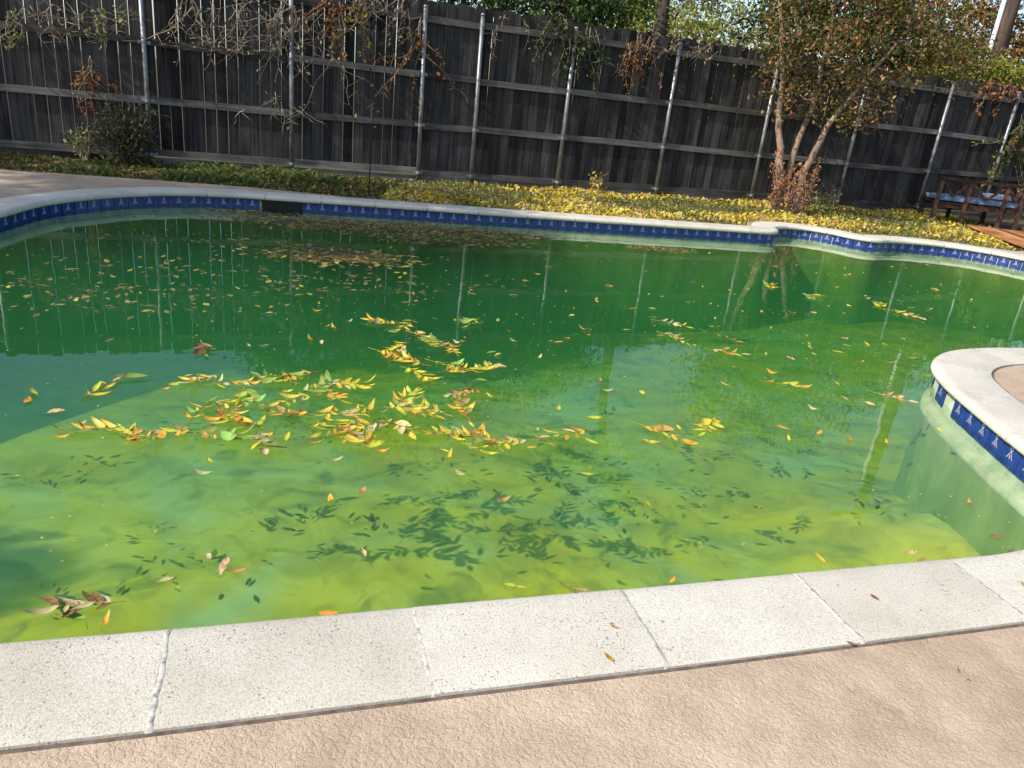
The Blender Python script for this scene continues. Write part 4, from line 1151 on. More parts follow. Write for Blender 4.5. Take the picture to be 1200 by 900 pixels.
SINGLES = [
    (-1.77, 3.412, 0.002, 'g', 1.5, 3.602, 'large green yellow leaf floating above the left drift', None, 'leaf'),
    (-2.09, 2.977, 0.002, 'o', 1.0, 1.79, 'brownish orange leaf floating at the far left edge', None, 'leaf'),
    (-0.846, 2.892, 0.002, 'o', 1.1, 0.399, 'bright orange leaf below the left drift', None, 'leaf'),
    (-1.17, 2.666, 0.002, 'y', 1.0, 5.363, 'small yellow leaf just below the left drift', None, 'leaf'),
    (-1.176, 2.547, 0.002, 'p', 1.0, 6.216, 'pale leaf floating below the small yellow leaf at left', None, 'leaf'),
    (-0.713, 2.747, 0.002, 'p', 0.9, 0.556, 'small pale leaf right of the lone orange leaf', None, 'leaf'),
    (-0.627, 2.476, 0.002, 'y', 0.8, 5.028, 'half sunken yellow leaf at lower left of centre', None, 'leaf'),
    (-1.085, 1.656, 0.002, 'g', 1.25, 2.578, 'large pale green leaf against the near coping at lower left', None, 'leaf'),
    (-1.083, 1.83, 0.002, 'g', 1.0, 0.947, 'green leaf with dark folded edge at lower left', None, 'leaf'),
    (-1.033, 1.654, 0.002, 'y', 0.8, 1.846, 'yellow leaf beside the large pale green leaf at lower left', None, 'leaf'),
    (-0.838, 2.031, 0.002, 'p', 1.25, 4.828, 'long tan leaf floating near the lower left', None, 'leaf'),
    (-0.91, 2.042, 0.002, 'p', 0.6, 5.481, 'small round tan leaf beside the long tan leaf', None, 'leaf'),
    (-0.813, 1.961, 0.002, 'o', 0.9, 0.278, 'orange yellow leaf below the long tan leaf', None, 'leaf'),
    (-0.952, 1.905, 0.002, 'p', 0.6, 3.859, 'tiny tan leaf left of the orange leaf at lower left', None, 'leaf'),
    (-0.488, 1.813, 0.002, 'o', 0.8, 0.282, 'orange leaf touching the near coping at lower left', None, 'leaf'),
    (-0.516, 2.567, 0.002, 'o', 1.0, 4.512, 'orange curled leaf floating below the middle drift', None, 'leaf'),
    (-0.418, 2.121, 0.002, 'p', 0.7, 2.078, 'pale folded leaf at lower middle', None, 'leaf'),
    (0.222, 2.092, 0.002, 'g', 1.1, 5.532, 'long olive leaf by the near coping at centre', None, 'leaf'),
    (0.145, 1.997, 0.002, 'o', 0.6, 6.158, 'small orange leaf touching the coping at centre', None, 'leaf'),
    (0.318, 2.063, 0.002, 'p', 0.8, 3.174, 'tan leaf against the coping beside the olive leaf', None, 'leaf'),
    (0.043, 2.05, 0.002, 'y', 0.8, 6.271, 'yellow half sunken leaf near the coping at centre', None, 'leaf'),
    (1.196, 2.387, 0.002, 'y', 0.8, 1.945, 'olive yellow leaf by the coping right of centre', None, 'leaf'),
    (1.552, 2.517, 0.002, 'p', 0.7, 0.483, 'tan leaf near the right coping bend', None, 'leaf'),
    (1.61, 2.488, 0.002, 'o', 0.7, 3.767, 'brown orange leaf near the right coping bend', None, 'leaf'),
    (1.98, 2.722, 0.002, 'b', 1.0, 0.197, 'brown leaf near the lower right coping curve', None, 'leaf'),
    (2.046, 2.997, 0.002, 'o', 0.7, 1.24, 'small orange brown leaf below the coping point', None, 'leaf'),
    (2.765, 4.84, 0.002, 'y', 1.1, 2.562, 'yellow leaf touching the tip of the coping point', None, 'leaf'),
    (2.025, 2.637, 0.002, 'b', 0.8, 3.834, 'brown leaf in the corner of the lower right coping curve', None, 'leaf'),
    (0.596, 2.159, 0.002, 'o', 0.6, 0.981, 'small orange leaf near the coping at right of centre', None, 'leaf'),
    (0.387, 3.508, 0.002, 'y', 0.9, 0.266, 'bright yellow leaf above the pale orange compound leaf', None, 'leaf'),
    (0.337, 1.721, 0.1475, 'o', 0.396, 5.45, 'small orange brown leaf on the near coping, upper of two', None, 'leaf'),
    (0.331, 1.569, 0.1475, 'o', 0.54, 1.971, 'pointed orange leaf on the near coping, lower of two', None, 'leaf'),
    (0.998, 1.755, 0.1475, 'b', 0.36, 6.02, 'crumpled tan leaf on the mortar joint of the near coping', None, 'leaf'),
    (1.713, 2.154, 0.1475, 'g', 0.576, 5.631, 'olive leaf on the coping at the right frame edge', None, 'leaf'),
    (1.18, 1.975, 0.1475, 'b', 0.36, 2.373, 'thin brown leaf sliver on the right part of the near coping', None, 'leaf'),
    (1.293, 1.659, 0.1325, 'b', 0.55, 1.9, 'single brown leaf lying on the tan patio', '', 'leaf'),
    (-2.097, 3.066, 0.002, 'y', 0.991, 2.425, 'small yellow leaf floating loose around the left drift', 'loose leaves round the left drift', 'leaf'),
    (-1.955, 2.909, 0.002, 'p', 0.906, 0.644, 'small pale tan leaf floating loose around the left drift', 'loose leaves round the left drift', 'leaf'),
    (-1.757, 2.863, 0.002, 'p', 0.722, 3.983, 'small pale tan leaf floating loose around the left drift', 'loose leaves round the left drift', 'leaf'),
    (-1.862, 3.324, 0.002, 'p', 0.707, 1.891, 'small pale tan leaf floating loose around the left drift', 'loose leaves round the left drift', 'leaf'),
    (-1.745, 2.72, 0.002, 'y', 0.835, 3.444, 'small yellow leaf floating loose around the left drift', 'loose leaves round the left drift', 'leaf'),
    (-1.474, 2.859, 0.002, 'y', 0.955, 6.201, 'small yellow leaf floating loose around the left drift', 'loose leaves round the left drift', 'leaf'),
    (-1.613, 3.308, 0.002, 'y', 0.609, 3.867, 'small yellow leaf floating loose around the left drift', 'loose leaves round the left drift', 'leaf'),
    (-1.592, 3.505, 0.002, 'p', 0.66, 3.979, 'small pale tan leaf floating loose around the left drift', 'loose leaves round the left drift', 'leaf'),
    (-0.997, 2.94, 0.002, 'y', 0.81, 4.266, 'small yellow leaf floating loose around the left drift', 'loose leaves round the left drift', 'leaf'),
    (-0.925, 2.889, 0.002, 'y', 0.874, 1.752, 'small yellow leaf floating loose around the left drift', 'loose leaves round the left drift', 'leaf'),
    (-1.113, 3.413, 0.002, 'y', 0.61, 0.38, 'small yellow leaf floating loose around the left drift', 'loose leaves round the left drift', 'leaf'),
    (-1.482, 4.004, 0.002, 'p', 0.61, 2.318, 'small pale tan leaf floating loose around the left drift', 'loose leaves round the left drift', 'leaf'),
    (-1.397, 4.066, 0.002, 'p', 0.805, 3.722, 'small pale tan leaf floating loose around the left drift', 'loose leaves round the left drift', 'leaf'),
    (-1.093, 4.661, 0.002, 'p', 0.68, 1.163, 'small pale tan leaf floating loose around the upper middle drift', 'loose leaves round the upper middle drift', 'leaf'),
    (-0.913, 4.672, 0.002, 'p', 0.98, 1.659, 'small pale tan leaf floating loose around the upper middle drift', 'loose leaves round the upper middle drift', 'leaf'),
    (-0.44, 4.981, 0.002, 'g', 0.647, 5.106, 'small green leaf floating loose around the upper middle drift', 'loose leaves round the upper middle drift', 'leaf'),
    (-0.152, 5.052, 0.002, 'y', 0.74, 1.398, 'small yellow leaf floating loose around the upper middle drift', 'loose leaves round the upper middle drift', 'leaf'),
    (-0.12, 4.073, 0.002, 'p', 0.707, 1.177, 'small pale tan leaf floating loose around the upper middle drift', 'loose leaves round the upper middle drift', 'leaf'),
    (-0.172, 4.333, 0.002, 'g', 0.892, 0.609, 'small green leaf floating loose around the upper middle drift', 'loose leaves round the upper middle drift', 'leaf'),
    (-0.086, 4.363, 0.002, 'p', 1.027, 4.239, 'small pale tan leaf floating loose around the upper middle drift', 'loose leaves round the upper middle drift', 'leaf'),
    (-0.126, 3.671, 0.002, 'y', 0.797, 5.373, 'small yellow leaf floating loose around the upper middle drift', 'loose leaves round the upper middle drift', 'leaf'),
    (-0.193, 3.433, 0.002, 'y', 0.636, 4.66, 'small yellow leaf floating loose around the upper middle drift', 'loose leaves round the upper middle drift', 'leaf'),
    (-0.69, 3.336, 0.002, 'y', 0.998, 2.833, 'small yellow leaf floating loose around the upper middle drift', 'loose leaves round the upper middle drift', 'leaf'),
    (-0.543, 2.884, 0.002, 'y', 0.954, 0.213, 'small yellow leaf floating loose around the upper middle drift', 'loose leaves round the upper middle drift', 'leaf'),
    (-0.583, 3.421, 0.002, 'y', 0.742, 5.251, 'small yellow leaf floating loose around the upper middle drift', 'loose leaves round the upper middle drift', 'leaf'),
    (-1.197, 4.219, 0.002, 'y', 0.989, 2.136, 'small yellow leaf floating loose around the upper middle drift', 'loose leaves round the upper middle drift', 'leaf'),
    (-1.127, 4.494, 0.002, 'y', 0.963, 2.168, 'small yellow leaf floating loose around the upper middle drift', 'loose leaves round the upper middle drift', 'leaf'),
    (-1.308, 4.844, 0.002, 'y', 0.79, 3.256, 'small yellow leaf floating loose around the upper middle drift', 'loose leaves round the upper middle drift', 'leaf'),
    (-1.581, 4.689, 0.002, 'p', 0.809, 3.983, 'small pale tan leaf floating loose around the upper middle drift', 'loose leaves round the upper middle drift', 'leaf'),
    (-0.342, 4.477, 0.002, 'p', 0.789, 2.572, 'small pale tan leaf floating loose around the upper middle drift', 'loose leaves round the upper middle drift', 'leaf'),
    (-0.448, 3.737, 0.002, 'g', 0.67, 0.029, 'small green leaf floating loose around the upper middle drift', 'loose leaves round the upper middle drift', 'leaf'),
    (-0.205, 3.864, 0.002, 'g', 0.851, 6.191, 'small green leaf floating loose around the upper middle drift', 'loose leaves round the upper middle drift', 'leaf'),
    (-0.236, 2.961, 0.002, 'y', 0.615, 2.868, 'small yellow leaf scattered on the middle of the pool, beside the drifts', 'scattered leaves in the middle of the pool', 'leaf'),
    (-0.198, 2.785, 0.002, 'p', 0.845, 5.587, 'small pale tan leaf scattered on the middle of the pool, beside the drifts', 'scattered leaves in the middle of the pool', 'leaf'),
    (-0.116, 2.991, 0.002, 'y', 0.986, 6.098, 'small yellow leaf scattered on the middle of the pool, beside the drifts', 'scattered leaves in the middle of the pool', 'leaf'),
    (0.08, 3.083, 0.002, 'y', 0.965, 0.283, 'small yellow leaf scattered on the middle of the pool, beside the drifts', 'scattered leaves in the middle of the pool', 'leaf'),
    (0.184, 3.155, 0.002, 'y', 1.003, 5.65, 'small yellow leaf scattered on the middle of the pool, beside the drifts', 'scattered leaves in the middle of the pool', 'leaf'),
    (0.144, 3.317, 0.002, 'y', 0.606, 4.68, 'small yellow leaf scattered on the middle of the pool, beside the drifts', 'scattered leaves in the middle of the pool', 'leaf'),
    (0.251, 3.558, 0.002, 'y', 0.826, 1.501, 'small yellow leaf scattered on the middle of the pool, beside the drifts', 'scattered leaves in the middle of the pool', 'leaf'),
    (0.423, 3.206, 0.002, 'y', 0.836, 2.598, 'small yellow leaf scattered on the middle of the pool, beside the drifts', 'scattered leaves in the middle of the pool', 'leaf'),
    (-0.234, 2.886, 0.002, 'y', 0.754, 1.586, 'small yellow leaf scattered on the middle of the pool, beside the drifts', 'scattered leaves in the middle of the pool', 'leaf'),
    (-0.016, 2.577, 0.002, 'o', 0.965, 0.385, 'small orange leaf scattered on the middle of the pool, beside the drifts', 'scattered leaves in the middle of the pool', 'leaf'),
    (0.383, 2.89, 0.002, 'y', 0.689, 3.358, 'small yellow leaf scattered on the middle of the pool, beside the drifts', 'scattered leaves in the middle of the pool', 'leaf'),
    (0.585, 2.708, 0.002, 'y', 0.677, 4.972, 'small yellow leaf scattered on the middle of the pool, beside the drifts', 'scattered leaves in the middle of the pool', 'leaf'),
    (0.64, 3.3, 0.002, 'y', 0.971, 0.047, 'small yellow leaf scattered on the middle of the pool, beside the drifts', 'scattered leaves in the middle of the pool', 'leaf'),
    (0.504, 4.058, 0.002, 'o', 0.622, 1.704, 'small orange leaf scattered on the middle of the pool, beside the drifts', 'scattered leaves in the middle of the pool', 'leaf'),
    (0.556, 3.925, 0.002, 'p', 0.878, 3.264, 'small pale tan leaf scattered on the middle of the pool, beside the drifts', 'scattered leaves in the middle of the pool', 'leaf'),
    (0.715, 3.986, 0.002, 'y', 0.813, 4.876, 'small yellow leaf scattered on the middle of the pool, beside the drifts', 'scattered leaves in the middle of the pool', 'leaf'),
    (0.844, 3.525, 0.002, 'y', 0.986, 4.869, 'small yellow leaf scattered on the middle of the pool, beside the drifts', 'scattered leaves in the middle of the pool', 'leaf'),
    (0.207, 4.729, 0.002, 'y', 0.656, 0.43, 'small yellow leaf scattered on the middle of the pool, beyond the drifts', 'scattered leaves in the middle of the pool', 'leaf'),
    (0.246, 4.706, 0.002, 'y', 0.985, 0.541, 'small yellow leaf scattered on the middle of the pool, beyond the drifts', 'scattered leaves in the middle of the pool', 'leaf'),
    (-0.049, 4.845, 0.002, 'o', 0.742, 1.976, 'small orange leaf scattered on the middle of the pool, beyond the drifts', 'scattered leaves in the middle of the pool', 'leaf'),
    (-0.001, 4.617, 0.002, 'p', 0.774, 2.447, 'small pale tan leaf scattered on the middle of the pool, beyond the drifts', 'scattered leaves in the middle of the pool', 'leaf'),
    (0.137, 4.342, 0.002, 'p', 0.762, 1.2, 'small pale tan leaf scattered on the middle of the pool, beside the drifts', 'scattered leaves in the middle of the pool', 'leaf'),
    (0.362, 5.392, 0.002, 'p', 0.793, 0.801, 'small pale tan leaf scattered on the middle of the pool, beyond the drifts', 'scattered leaves in the middle of the pool', 'leaf'),
    (0.47, 5.061, 0.002, 'y', 0.922, 2.388, 'small yellow leaf scattered on the middle of the pool, beyond the drifts', 'scattered leaves in the middle of the pool', 'leaf'),
    (0.737, 5.184, 0.002, 'y', 0.855, 0.27, 'small yellow leaf scattered on the middle of the pool, beyond the drifts', 'scattered leaves in the middle of the pool', 'leaf'),
    (0.595, 5.972, 0.002, 'o', 0.872, 4.915, 'small orange leaf scattered on the middle of the pool, beyond the drifts', 'scattered leaves in the middle of the pool', 'leaf'),
    (0.846, 5.812, 0.002, 'o', 0.887, 0.273, 'small orange leaf scattered on the middle of the pool, beyond the drifts', 'scattered leaves in the middle of the pool', 'leaf'),
    (-0.215, 6.285, 0.002, 'o', 0.624, 3.94, 'small orange leaf scattered on the middle of the pool, beyond the drifts', 'scattered leaves in the middle of the pool', 'leaf'),
    (0.613, 6.036, 0.002, 'p', 0.789, 4.359, 'small pale tan leaf scattered on the middle of the pool, beyond the drifts', 'scattered leaves in the middle of the pool', 'leaf'),
    (0.403, 5.626, 0.002, 'o', 0.608, 1.373, 'small orange leaf scattered on the middle of the pool, beyond the drifts', 'scattered leaves in the middle of the pool', 'leaf'),
    (1.01, 5.881, 0.002, 'p', 0.913, 0.45, 'small pale tan leaf scattered on the middle of the pool, beyond the drifts', 'scattered leaves in the middle of the pool', 'leaf'),
    (-0.008, 6.353, 0.002, 'o', 0.701, 0.819, 'small orange leaf scattered on the middle of the pool, beyond the drifts', 'scattered leaves in the middle of the pool', 'leaf'),
    (1.269, 4.209, 0.002, 'y', 1.021, 2.35, 'small yellow leaf on the right half of the pool, level with the coping point', 'scattered leaves on the right half of the pool', 'leaf'),
    (1.525, 5.812, 0.002, 'p', 0.655, 4.337, 'small pale tan leaf on the right half of the pool, beyond the coping point', 'scattered leaves on the right half of the pool', 'leaf'),
    (1.996, 6.211, 0.002, 'o', 0.9, 4.608, 'small orange leaf on the right half of the pool, beyond the coping point', 'scattered leaves on the right half of the pool', 'leaf'),
    (1.94, 5.734, 0.002, 'y', 0.965, 4.5, 'small yellow leaf on the right half of the pool, beyond the coping point', 'scattered leaves on the right half of the pool', 'leaf'),
    (3.292, 7.316, 0.002, 'o', 0.665, 4.863, 'small orange leaf on the right half of the pool, beyond the coping point', 'scattered leaves on the right half of the pool', 'leaf'),
    (3.587, 8.418, 0.002, 'y', 0.837, 3.544, 'small yellow leaf on the right half of the pool, close to far coping', 'scattered leaves on the right half of the pool', 'leaf'),
    (3.405, 8.158, 0.002, 'o', 0.681, 0.148, 'small orange leaf on the right half of the pool, close to far coping', 'scattered leaves on the right half of the pool', 'leaf'),
    (3.921, 8.203, 0.002, 'y', 0.611, 0.723, 'small yellow leaf on the right half of the pool, close to far coping', 'scattered leaves on the right half of the pool', 'leaf'),
    (4.298, 8.063, 0.002, 'o', 0.976, 5.981, 'small orange leaf on the right half of the pool, beyond the coping point', 'scattered leaves on the right half of the pool', 'leaf'),
    (3.747, 6.996, 0.002, 'p', 0.959, 0.228, 'small pale tan leaf on the right half of the pool, beyond the coping point', 'scattered leaves on the right half of the pool', 'leaf'),
    (2.281, 8.189, 0.002, 'y', 0.648, 4.703, 'small yellow leaf on the right half of the pool, close to far coping', 'scattered leaves on the right half of the pool', 'leaf'),
    (2.395, 5.438, 0.002, 'y', 0.848, 5.46, 'small yellow leaf on the right half of the pool, level with the coping point', 'scattered leaves on the right half of the pool', 'leaf'),
    (2.597, 5.468, 0.002, 'y', 0.973, 1.521, 'small yellow leaf on the right half of the pool, level with the coping point', 'scattered leaves on the right half of the pool', 'leaf'),
    (2.315, 5.19, 0.002, 'y', 0.891, 2.852, 'small yellow leaf on the right half of the pool, level with the coping point', 'scattered leaves on the right half of the pool', 'leaf'),
    (2.392, 5.048, 0.002, 'o', 0.714, 3.765, 'small orange leaf on the right half of the pool, level with the coping point', 'scattered leaves on the right half of the pool', 'leaf'),
    (2.566, 5.316, 0.002, 'p', 0.85, 6.068, 'small pale tan leaf on the right half of the pool, level with the coping point', 'scattered leaves on the right half of the pool', 'leaf'),
    (2.562, 5.087, 0.002, 'o', 0.825, 6.111, 'small orange leaf on the right half of the pool, level with the coping point', 'scattered leaves on the right half of the pool', 'leaf'),
    (2.79, 5.276, 0.002, 'o', 0.98, 6.073, 'small orange leaf on the right half of the pool, level with the coping point', 'scattered leaves on the right half of the pool', 'leaf'),
    (2.093, 5.31, 0.002, 'o', 0.911, 4.748, 'small orange leaf on the right half of the pool, level with the coping point', 'scattered leaves on the right half of the pool', 'leaf'),
    (2.163, 5.524, 0.002, 'o', 0.67, 2.519, 'small orange leaf on the right half of the pool, level with the coping point', 'scattered leaves on the right half of the pool', 'leaf'),
    (1.549, 5.236, 0.002, 'y', 0.673, 3.127, 'small yellow leaf on the right half of the pool, level with the coping point', 'scattered leaves on the right half of the pool', 'leaf'),
    (1.594, 5.172, 0.002, 'o', 1.012, 3.248, 'small orange leaf on the right half of the pool, level with the coping point', 'scattered leaves on the right half of the pool', 'leaf'),
    (1.432, 5.318, 0.002, 'o', 0.864, 5.389, 'small orange leaf on the right half of the pool, level with the coping point', 'scattered leaves on the right half of the pool', 'leaf'),
    (1.68, 4.935, 0.002, 'y', 0.72, 1.251, 'small yellow leaf on the right half of the pool, level with the coping point', 'scattered leaves on the right half of the pool', 'leaf'),
    (1.823, 4.965, 0.002, 'p', 1.021, 5.347, 'small pale tan leaf on the right half of the pool, level with the coping point', 'scattered leaves on the right half of the pool', 'leaf'),
    (2.059, 4.197, 0.002, 'p', 0.902, 5.371, 'small pale tan leaf on the right half of the pool, level with the coping point', 'scattered leaves on the right half of the pool', 'leaf'),
    (1.958, 4.194, 0.002, 'p', 1.0, 1.929, 'small pale tan leaf on the right half of the pool, level with the coping point', 'scattered leaves on the right half of the pool', 'leaf'),
    (1.705, 3.968, 0.002, 'p', 0.816, 2.404, 'small pale tan leaf on the right half of the pool, level with the coping point', 'scattered leaves on the right half of the pool', 'leaf'),
    (2.006, 4.463, 0.002, 'y', 0.856, 1.5, 'small yellow leaf on the right half of the pool, level with the coping point', 'scattered leaves on the right half of the pool', 'leaf'),
    (1.585, 3.615, 0.002, 'o', 0.948, 0.902, 'small orange leaf on the right half of the pool, level with the coping point', 'scattered leaves on the right half of the pool', 'leaf'),
    (1.741, 3.572, 0.002, 'o', 0.916, 1.292, 'small orange leaf on the right half of the pool, level with the coping point', 'scattered leaves on the right half of the pool', 'leaf'),
    (1.941, 3.634, 0.002, 'y', 0.817, 4.526, 'small yellow leaf on the right half of the pool, level with the coping point', 'scattered leaves on the right half of the pool', 'leaf'),
    (1.394, 3.683, 0.002, 'o', 0.952, 5.538, 'small orange leaf on the right half of the pool, level with the coping point', 'scattered leaves on the right half of the pool', 'leaf'),
    (1.401, 3.485, 0.002, 'y', 0.81, 1.442, 'small yellow leaf on the right half of the pool, level with the coping point', 'scattered leaves on the right half of the pool', 'leaf'),
    (2.337, 3.902, 0.002, 'y', 0.892, 4.882, 'small yellow leaf on the right half of the pool, level with the coping point', 'scattered leaves on the right half of the pool', 'leaf'),
    (1.593, 4.597, 0.002, 'y', 1.031, 5.362, 'small yellow leaf on the right half of the pool, level with the coping point', 'scattered leaves on the right half of the pool', 'leaf'),
    (1.202, 5.011, 0.002, 'y', 1.001, 4.872, 'small yellow leaf on the right half of the pool, level with the coping point', 'scattered leaves on the right half of the pool', 'leaf'),
    (2.339, 7.876, 0.002, 'y', 0.684, 4.426, 'small yellow leaf on the right half of the pool, close to far coping', 'scattered leaves on the right half of the pool', 'leaf'),
    (4.695, 9.561, 0.002, 'y', 1.005, 1.601, 'small yellow leaf on the right half of the pool, close to far coping', 'scattered leaves on the right half of the pool', 'leaf'),
    (4.502, 7.929, 0.002, 'y', 0.741, 2.658, 'small yellow leaf on the right half of the pool, beyond the coping point', 'scattered leaves on the right half of the pool', 'leaf'),
    (5.032, 9.723, 0.002, 'y', 0.569, 5.738, 'small yellow leaf on the right half of the pool, close to far coping', 'scattered leaves on the right half of the pool', 'leaf'),
    (1.453, 6.28, 0.002, 'p', 0.453, 2.103, 'small pale tan leaf on the right half of the pool, beyond the coping point', 'scattered leaves on the right half of the pool', 'leaf'),
    (2.73, 6.71, 0.002, 'y', 0.74, 4.662, 'small yellow leaf on the right half of the pool, beyond the coping point', 'scattered leaves on the right half of the pool', 'leaf'),
    (3.663, 8.771, 0.002, 'p', 0.504, 1.726, 'small pale tan leaf on the right half of the pool, close to far coping', 'scattered leaves on the right half of the pool', 'leaf'),
    (4.584, 9.324, 0.002, 'p', 0.494, 5.911, 'small pale tan leaf on the right half of the pool, close to far coping', 'scattered leaves on the right half of the pool', 'leaf'),
    (2.183, 5.604, 0.002, 'o', 0.583, 4.245, 'small orange leaf on the right half of the pool, level with the coping point', 'scattered leaves on the right half of the pool', 'leaf'),
    (2.983, 5.809, 0.002, 'p', 0.498, 5.931, 'small pale tan leaf on the right half of the pool, level with the coping point', 'scattered leaves on the right half of the pool', 'leaf'),
    (2.296, 6.255, 0.002, 'y', 0.75, 3.195, 'small yellow leaf on the right half of the pool, beyond the coping point', 'scattered leaves on the right half of the pool', 'leaf'),
    (1.654, 6.965, 0.002, 'y', 0.741, 4.586, 'small yellow leaf on the right half of the pool, beyond the coping point', 'scattered leaves on the right half of the pool', 'leaf'),
    (1.886, 6.768, 0.002, 'o', 0.505, 5.852, 'small orange leaf on the right half of the pool, beyond the coping point', 'scattered leaves on the right half of the pool', 'leaf'),
    (1.899, 6.928, 0.002, 'o', 0.7, 4.066, 'small orange leaf on the right half of the pool, beyond the coping point', 'scattered leaves on the right half of the pool', 'leaf'),
    (3.104, 7.566, 0.002, 'y', 0.767, 0.675, 'small yellow leaf on the right half of the pool, beyond the coping point', 'scattered leaves on the right half of the pool', 'leaf'),
    (1.816, 6.098, 0.002, 'o', 0.612, 1.67, 'small orange leaf on the right half of the pool, beyond the coping point', 'scattered leaves on the right half of the pool', 'leaf'),
    (2.113, 5.323, 0.002, 'y', 0.665, 1.704, 'small yellow leaf on the right half of the pool, level with the coping point', 'scattered leaves on the right half of the pool', 'leaf'),
    (3.632, 6.986, 0.002, 'p', 0.875, 2.815, 'small pale tan leaf on the right half of the pool, beyond the coping point', 'scattered leaves on the right half of the pool', 'leaf'),
    (5.572, 10.12, 0.002, 'o', 0.831, 0.704, 'small orange leaf on the right half of the pool, close to far coping', 'scattered leaves on the right half of the pool', 'leaf'),
    (2.721, 8.423, 0.002, 'y', 0.704, 5.714, 'small yellow leaf on the right half of the pool, close to far coping', 'scattered leaves on the right half of the pool', 'leaf'),
    (1.506, 5.548, 0.002, 'o', 0.752, 2.457, 'small orange leaf on the right half of the pool, beyond the coping point', 'scattered leaves on the right half of the pool', 'leaf'),
    (6.35, 10.142, 0.002, 'y', 0.837, 5.013, 'small yellow leaf on the right half of the pool, close to far coping', 'scattered leaves on the right half of the pool', 'leaf'),
    (3.804, 8.596, 0.002, 'y', 0.541, 1.571, 'small yellow leaf on the right half of the pool, close to far coping', 'scattered leaves on the right half of the pool', 'leaf'),
    (5.587, 10.396, 0.002, 'o', 0.851, 5.962, 'small orange leaf on the right half of the pool, close to far coping', 'scattered leaves on the right half of the pool', 'leaf'),
    (2.457, 6.365, 0.002, 'p', 0.735, 6.135, 'small pale tan leaf on the right half of the pool, beyond the coping point', 'scattered leaves on the right half of the pool', 'leaf'),
    (4.11, 8.095, 0.002, 'o', 0.464, 1.196, 'small orange leaf on the right half of the pool, beyond the coping point', 'scattered leaves on the right half of the pool', 'leaf'),
    (4.436, 9.277, 0.002, 'y', 0.671, 3.288, 'small yellow leaf on the right half of the pool, close to far coping', 'scattered leaves on the right half of the pool', 'leaf'),
    (3.363, 8.254, 0.002, 'y', 0.467, 3.143, 'small yellow leaf on the right half of the pool, close to far coping', 'scattered leaves on the right half of the pool', 'leaf'),
    (3.588, 7.235, 0.002, 'p', 0.882, 5.602, 'small pale tan leaf on the right half of the pool, beyond the coping point', 'scattered leaves on the right half of the pool', 'leaf'),
    (1.509, 5.302, 0.002, 'y', 0.461, 3.883, 'small yellow leaf on the right half of the pool, level with the coping point', 'scattered leaves on the right half of the pool', 'leaf'),
    (2.958, 6.761, 0.002, 'y', 0.868, 2.029, 'small yellow leaf on the right half of the pool, beyond the coping point', 'scattered leaves on the right half of the pool', 'leaf'),
    (3.909, 6.484, 0.002, 'y', 0.486, 5.27, 'small yellow leaf on the right half of the pool, beyond the coping point', 'scattered leaves on the right half of the pool', 'leaf'),
    (5.53, 10.337, 0.002, 'y', 0.783, 2.158, 'small yellow leaf on the right half of the pool, close to far coping', 'scattered leaves on the right half of the pool', 'leaf'),
    (4.505, 7.663, 0.002, 'y', 0.668, 0.685, 'small yellow leaf on the right half of the pool, beyond the coping point', 'scattered leaves on the right half of the pool', 'leaf'),
    (1.81, 8.058, 0.002, 'y', 0.768, 2.459, 'small yellow leaf on the right half of the pool, close to far coping', 'scattered leaves on the right half of the pool', 'leaf'),
    (3.736, 9.144, 0.002, 'o', 0.544, 3.071, 'small orange leaf on the right half of the pool, close to far coping', 'scattered leaves on the right half of the pool', 'leaf'),
    (1.41, 6.244, 0.002, 'o', 0.647, 2.86, 'small orange leaf on the right half of the pool, beyond the coping point', 'scattered leaves on the right half of the pool', 'leaf'),
    (1.611, 7.103, 0.002, 'p', 0.651, 2.27, 'small pale tan leaf on the right half of the pool, close to far coping', 'scattered leaves on the right half of the pool', 'leaf'),
    (2.076, 5.082, 0.002, 'y', 0.566, 2.321, 'small yellow leaf on the right half of the pool, level with the coping point', 'scattered leaves on the right half of the pool', 'leaf'),
    (4.221, 7.16, 0.002, 'y', 0.544, 1.072, 'small yellow leaf on the right half of the pool, beyond the coping point', 'scattered leaves on the right half of the pool', 'leaf'),
    (3.167, 8.286, 0.002, 'y', 0.513, 3.823, 'small yellow leaf on the right half of the pool, close to far coping', 'scattered leaves on the right half of the pool', 'leaf'),
    (3.303, 8.269, 0.002, 'y', 0.631, 1.996, 'small yellow leaf on the right half of the pool, close to far coping', 'scattered leaves on the right half of the pool', 'leaf'),
    (1.283, 5.42, 0.002, 'y', 0.631, 2.491, 'small yellow leaf on the right half of the pool, beyond the coping point', 'scattered leaves on the right half of the pool', 'leaf'),
    (1.149, 4.773, 0.002, 'y', 0.559, 2.443, 'small yellow leaf on the right half of the pool, level with the coping point', 'scattered leaves on the right half of the pool', 'leaf'),
    (2.068, 7.0, 0.002, 'y', 0.606, 0.778, 'small yellow leaf on the right half of the pool, beyond the coping point', 'scattered leaves on the right half of the pool', 'leaf'),
    (1.326, 5.4, 0.002, 'p', 0.892, 5.916, 'small pale tan leaf on the right half of the pool, beyond the coping point', 'scattered leaves on the right half of the pool', 'leaf'),
    (2.8, 6.478, 0.002, 'y', 0.817, 3.951, 'small yellow leaf on the right half of the pool, beyond the coping point', 'scattered leaves on the right half of the pool', 'leaf'),
    (3.063, 8.635, 0.002, 'o', 0.886, 3.719, 'small orange leaf on the right half of the pool, close to far coping', 'scattered leaves on the right half of the pool', 'leaf'),
    (1.707, 8.264, 0.002, 'y', 0.459, 3.159, 'small yellow leaf on the right half of the pool, close to far coping', 'scattered leaves on the right half of the pool', 'leaf'),
    (3.468, 8.329, 0.002, 'p', 0.54, 6.116, 'small pale tan leaf on the right half of the pool, close to far coping', 'scattered leaves on the right half of the pool', 'leaf'),
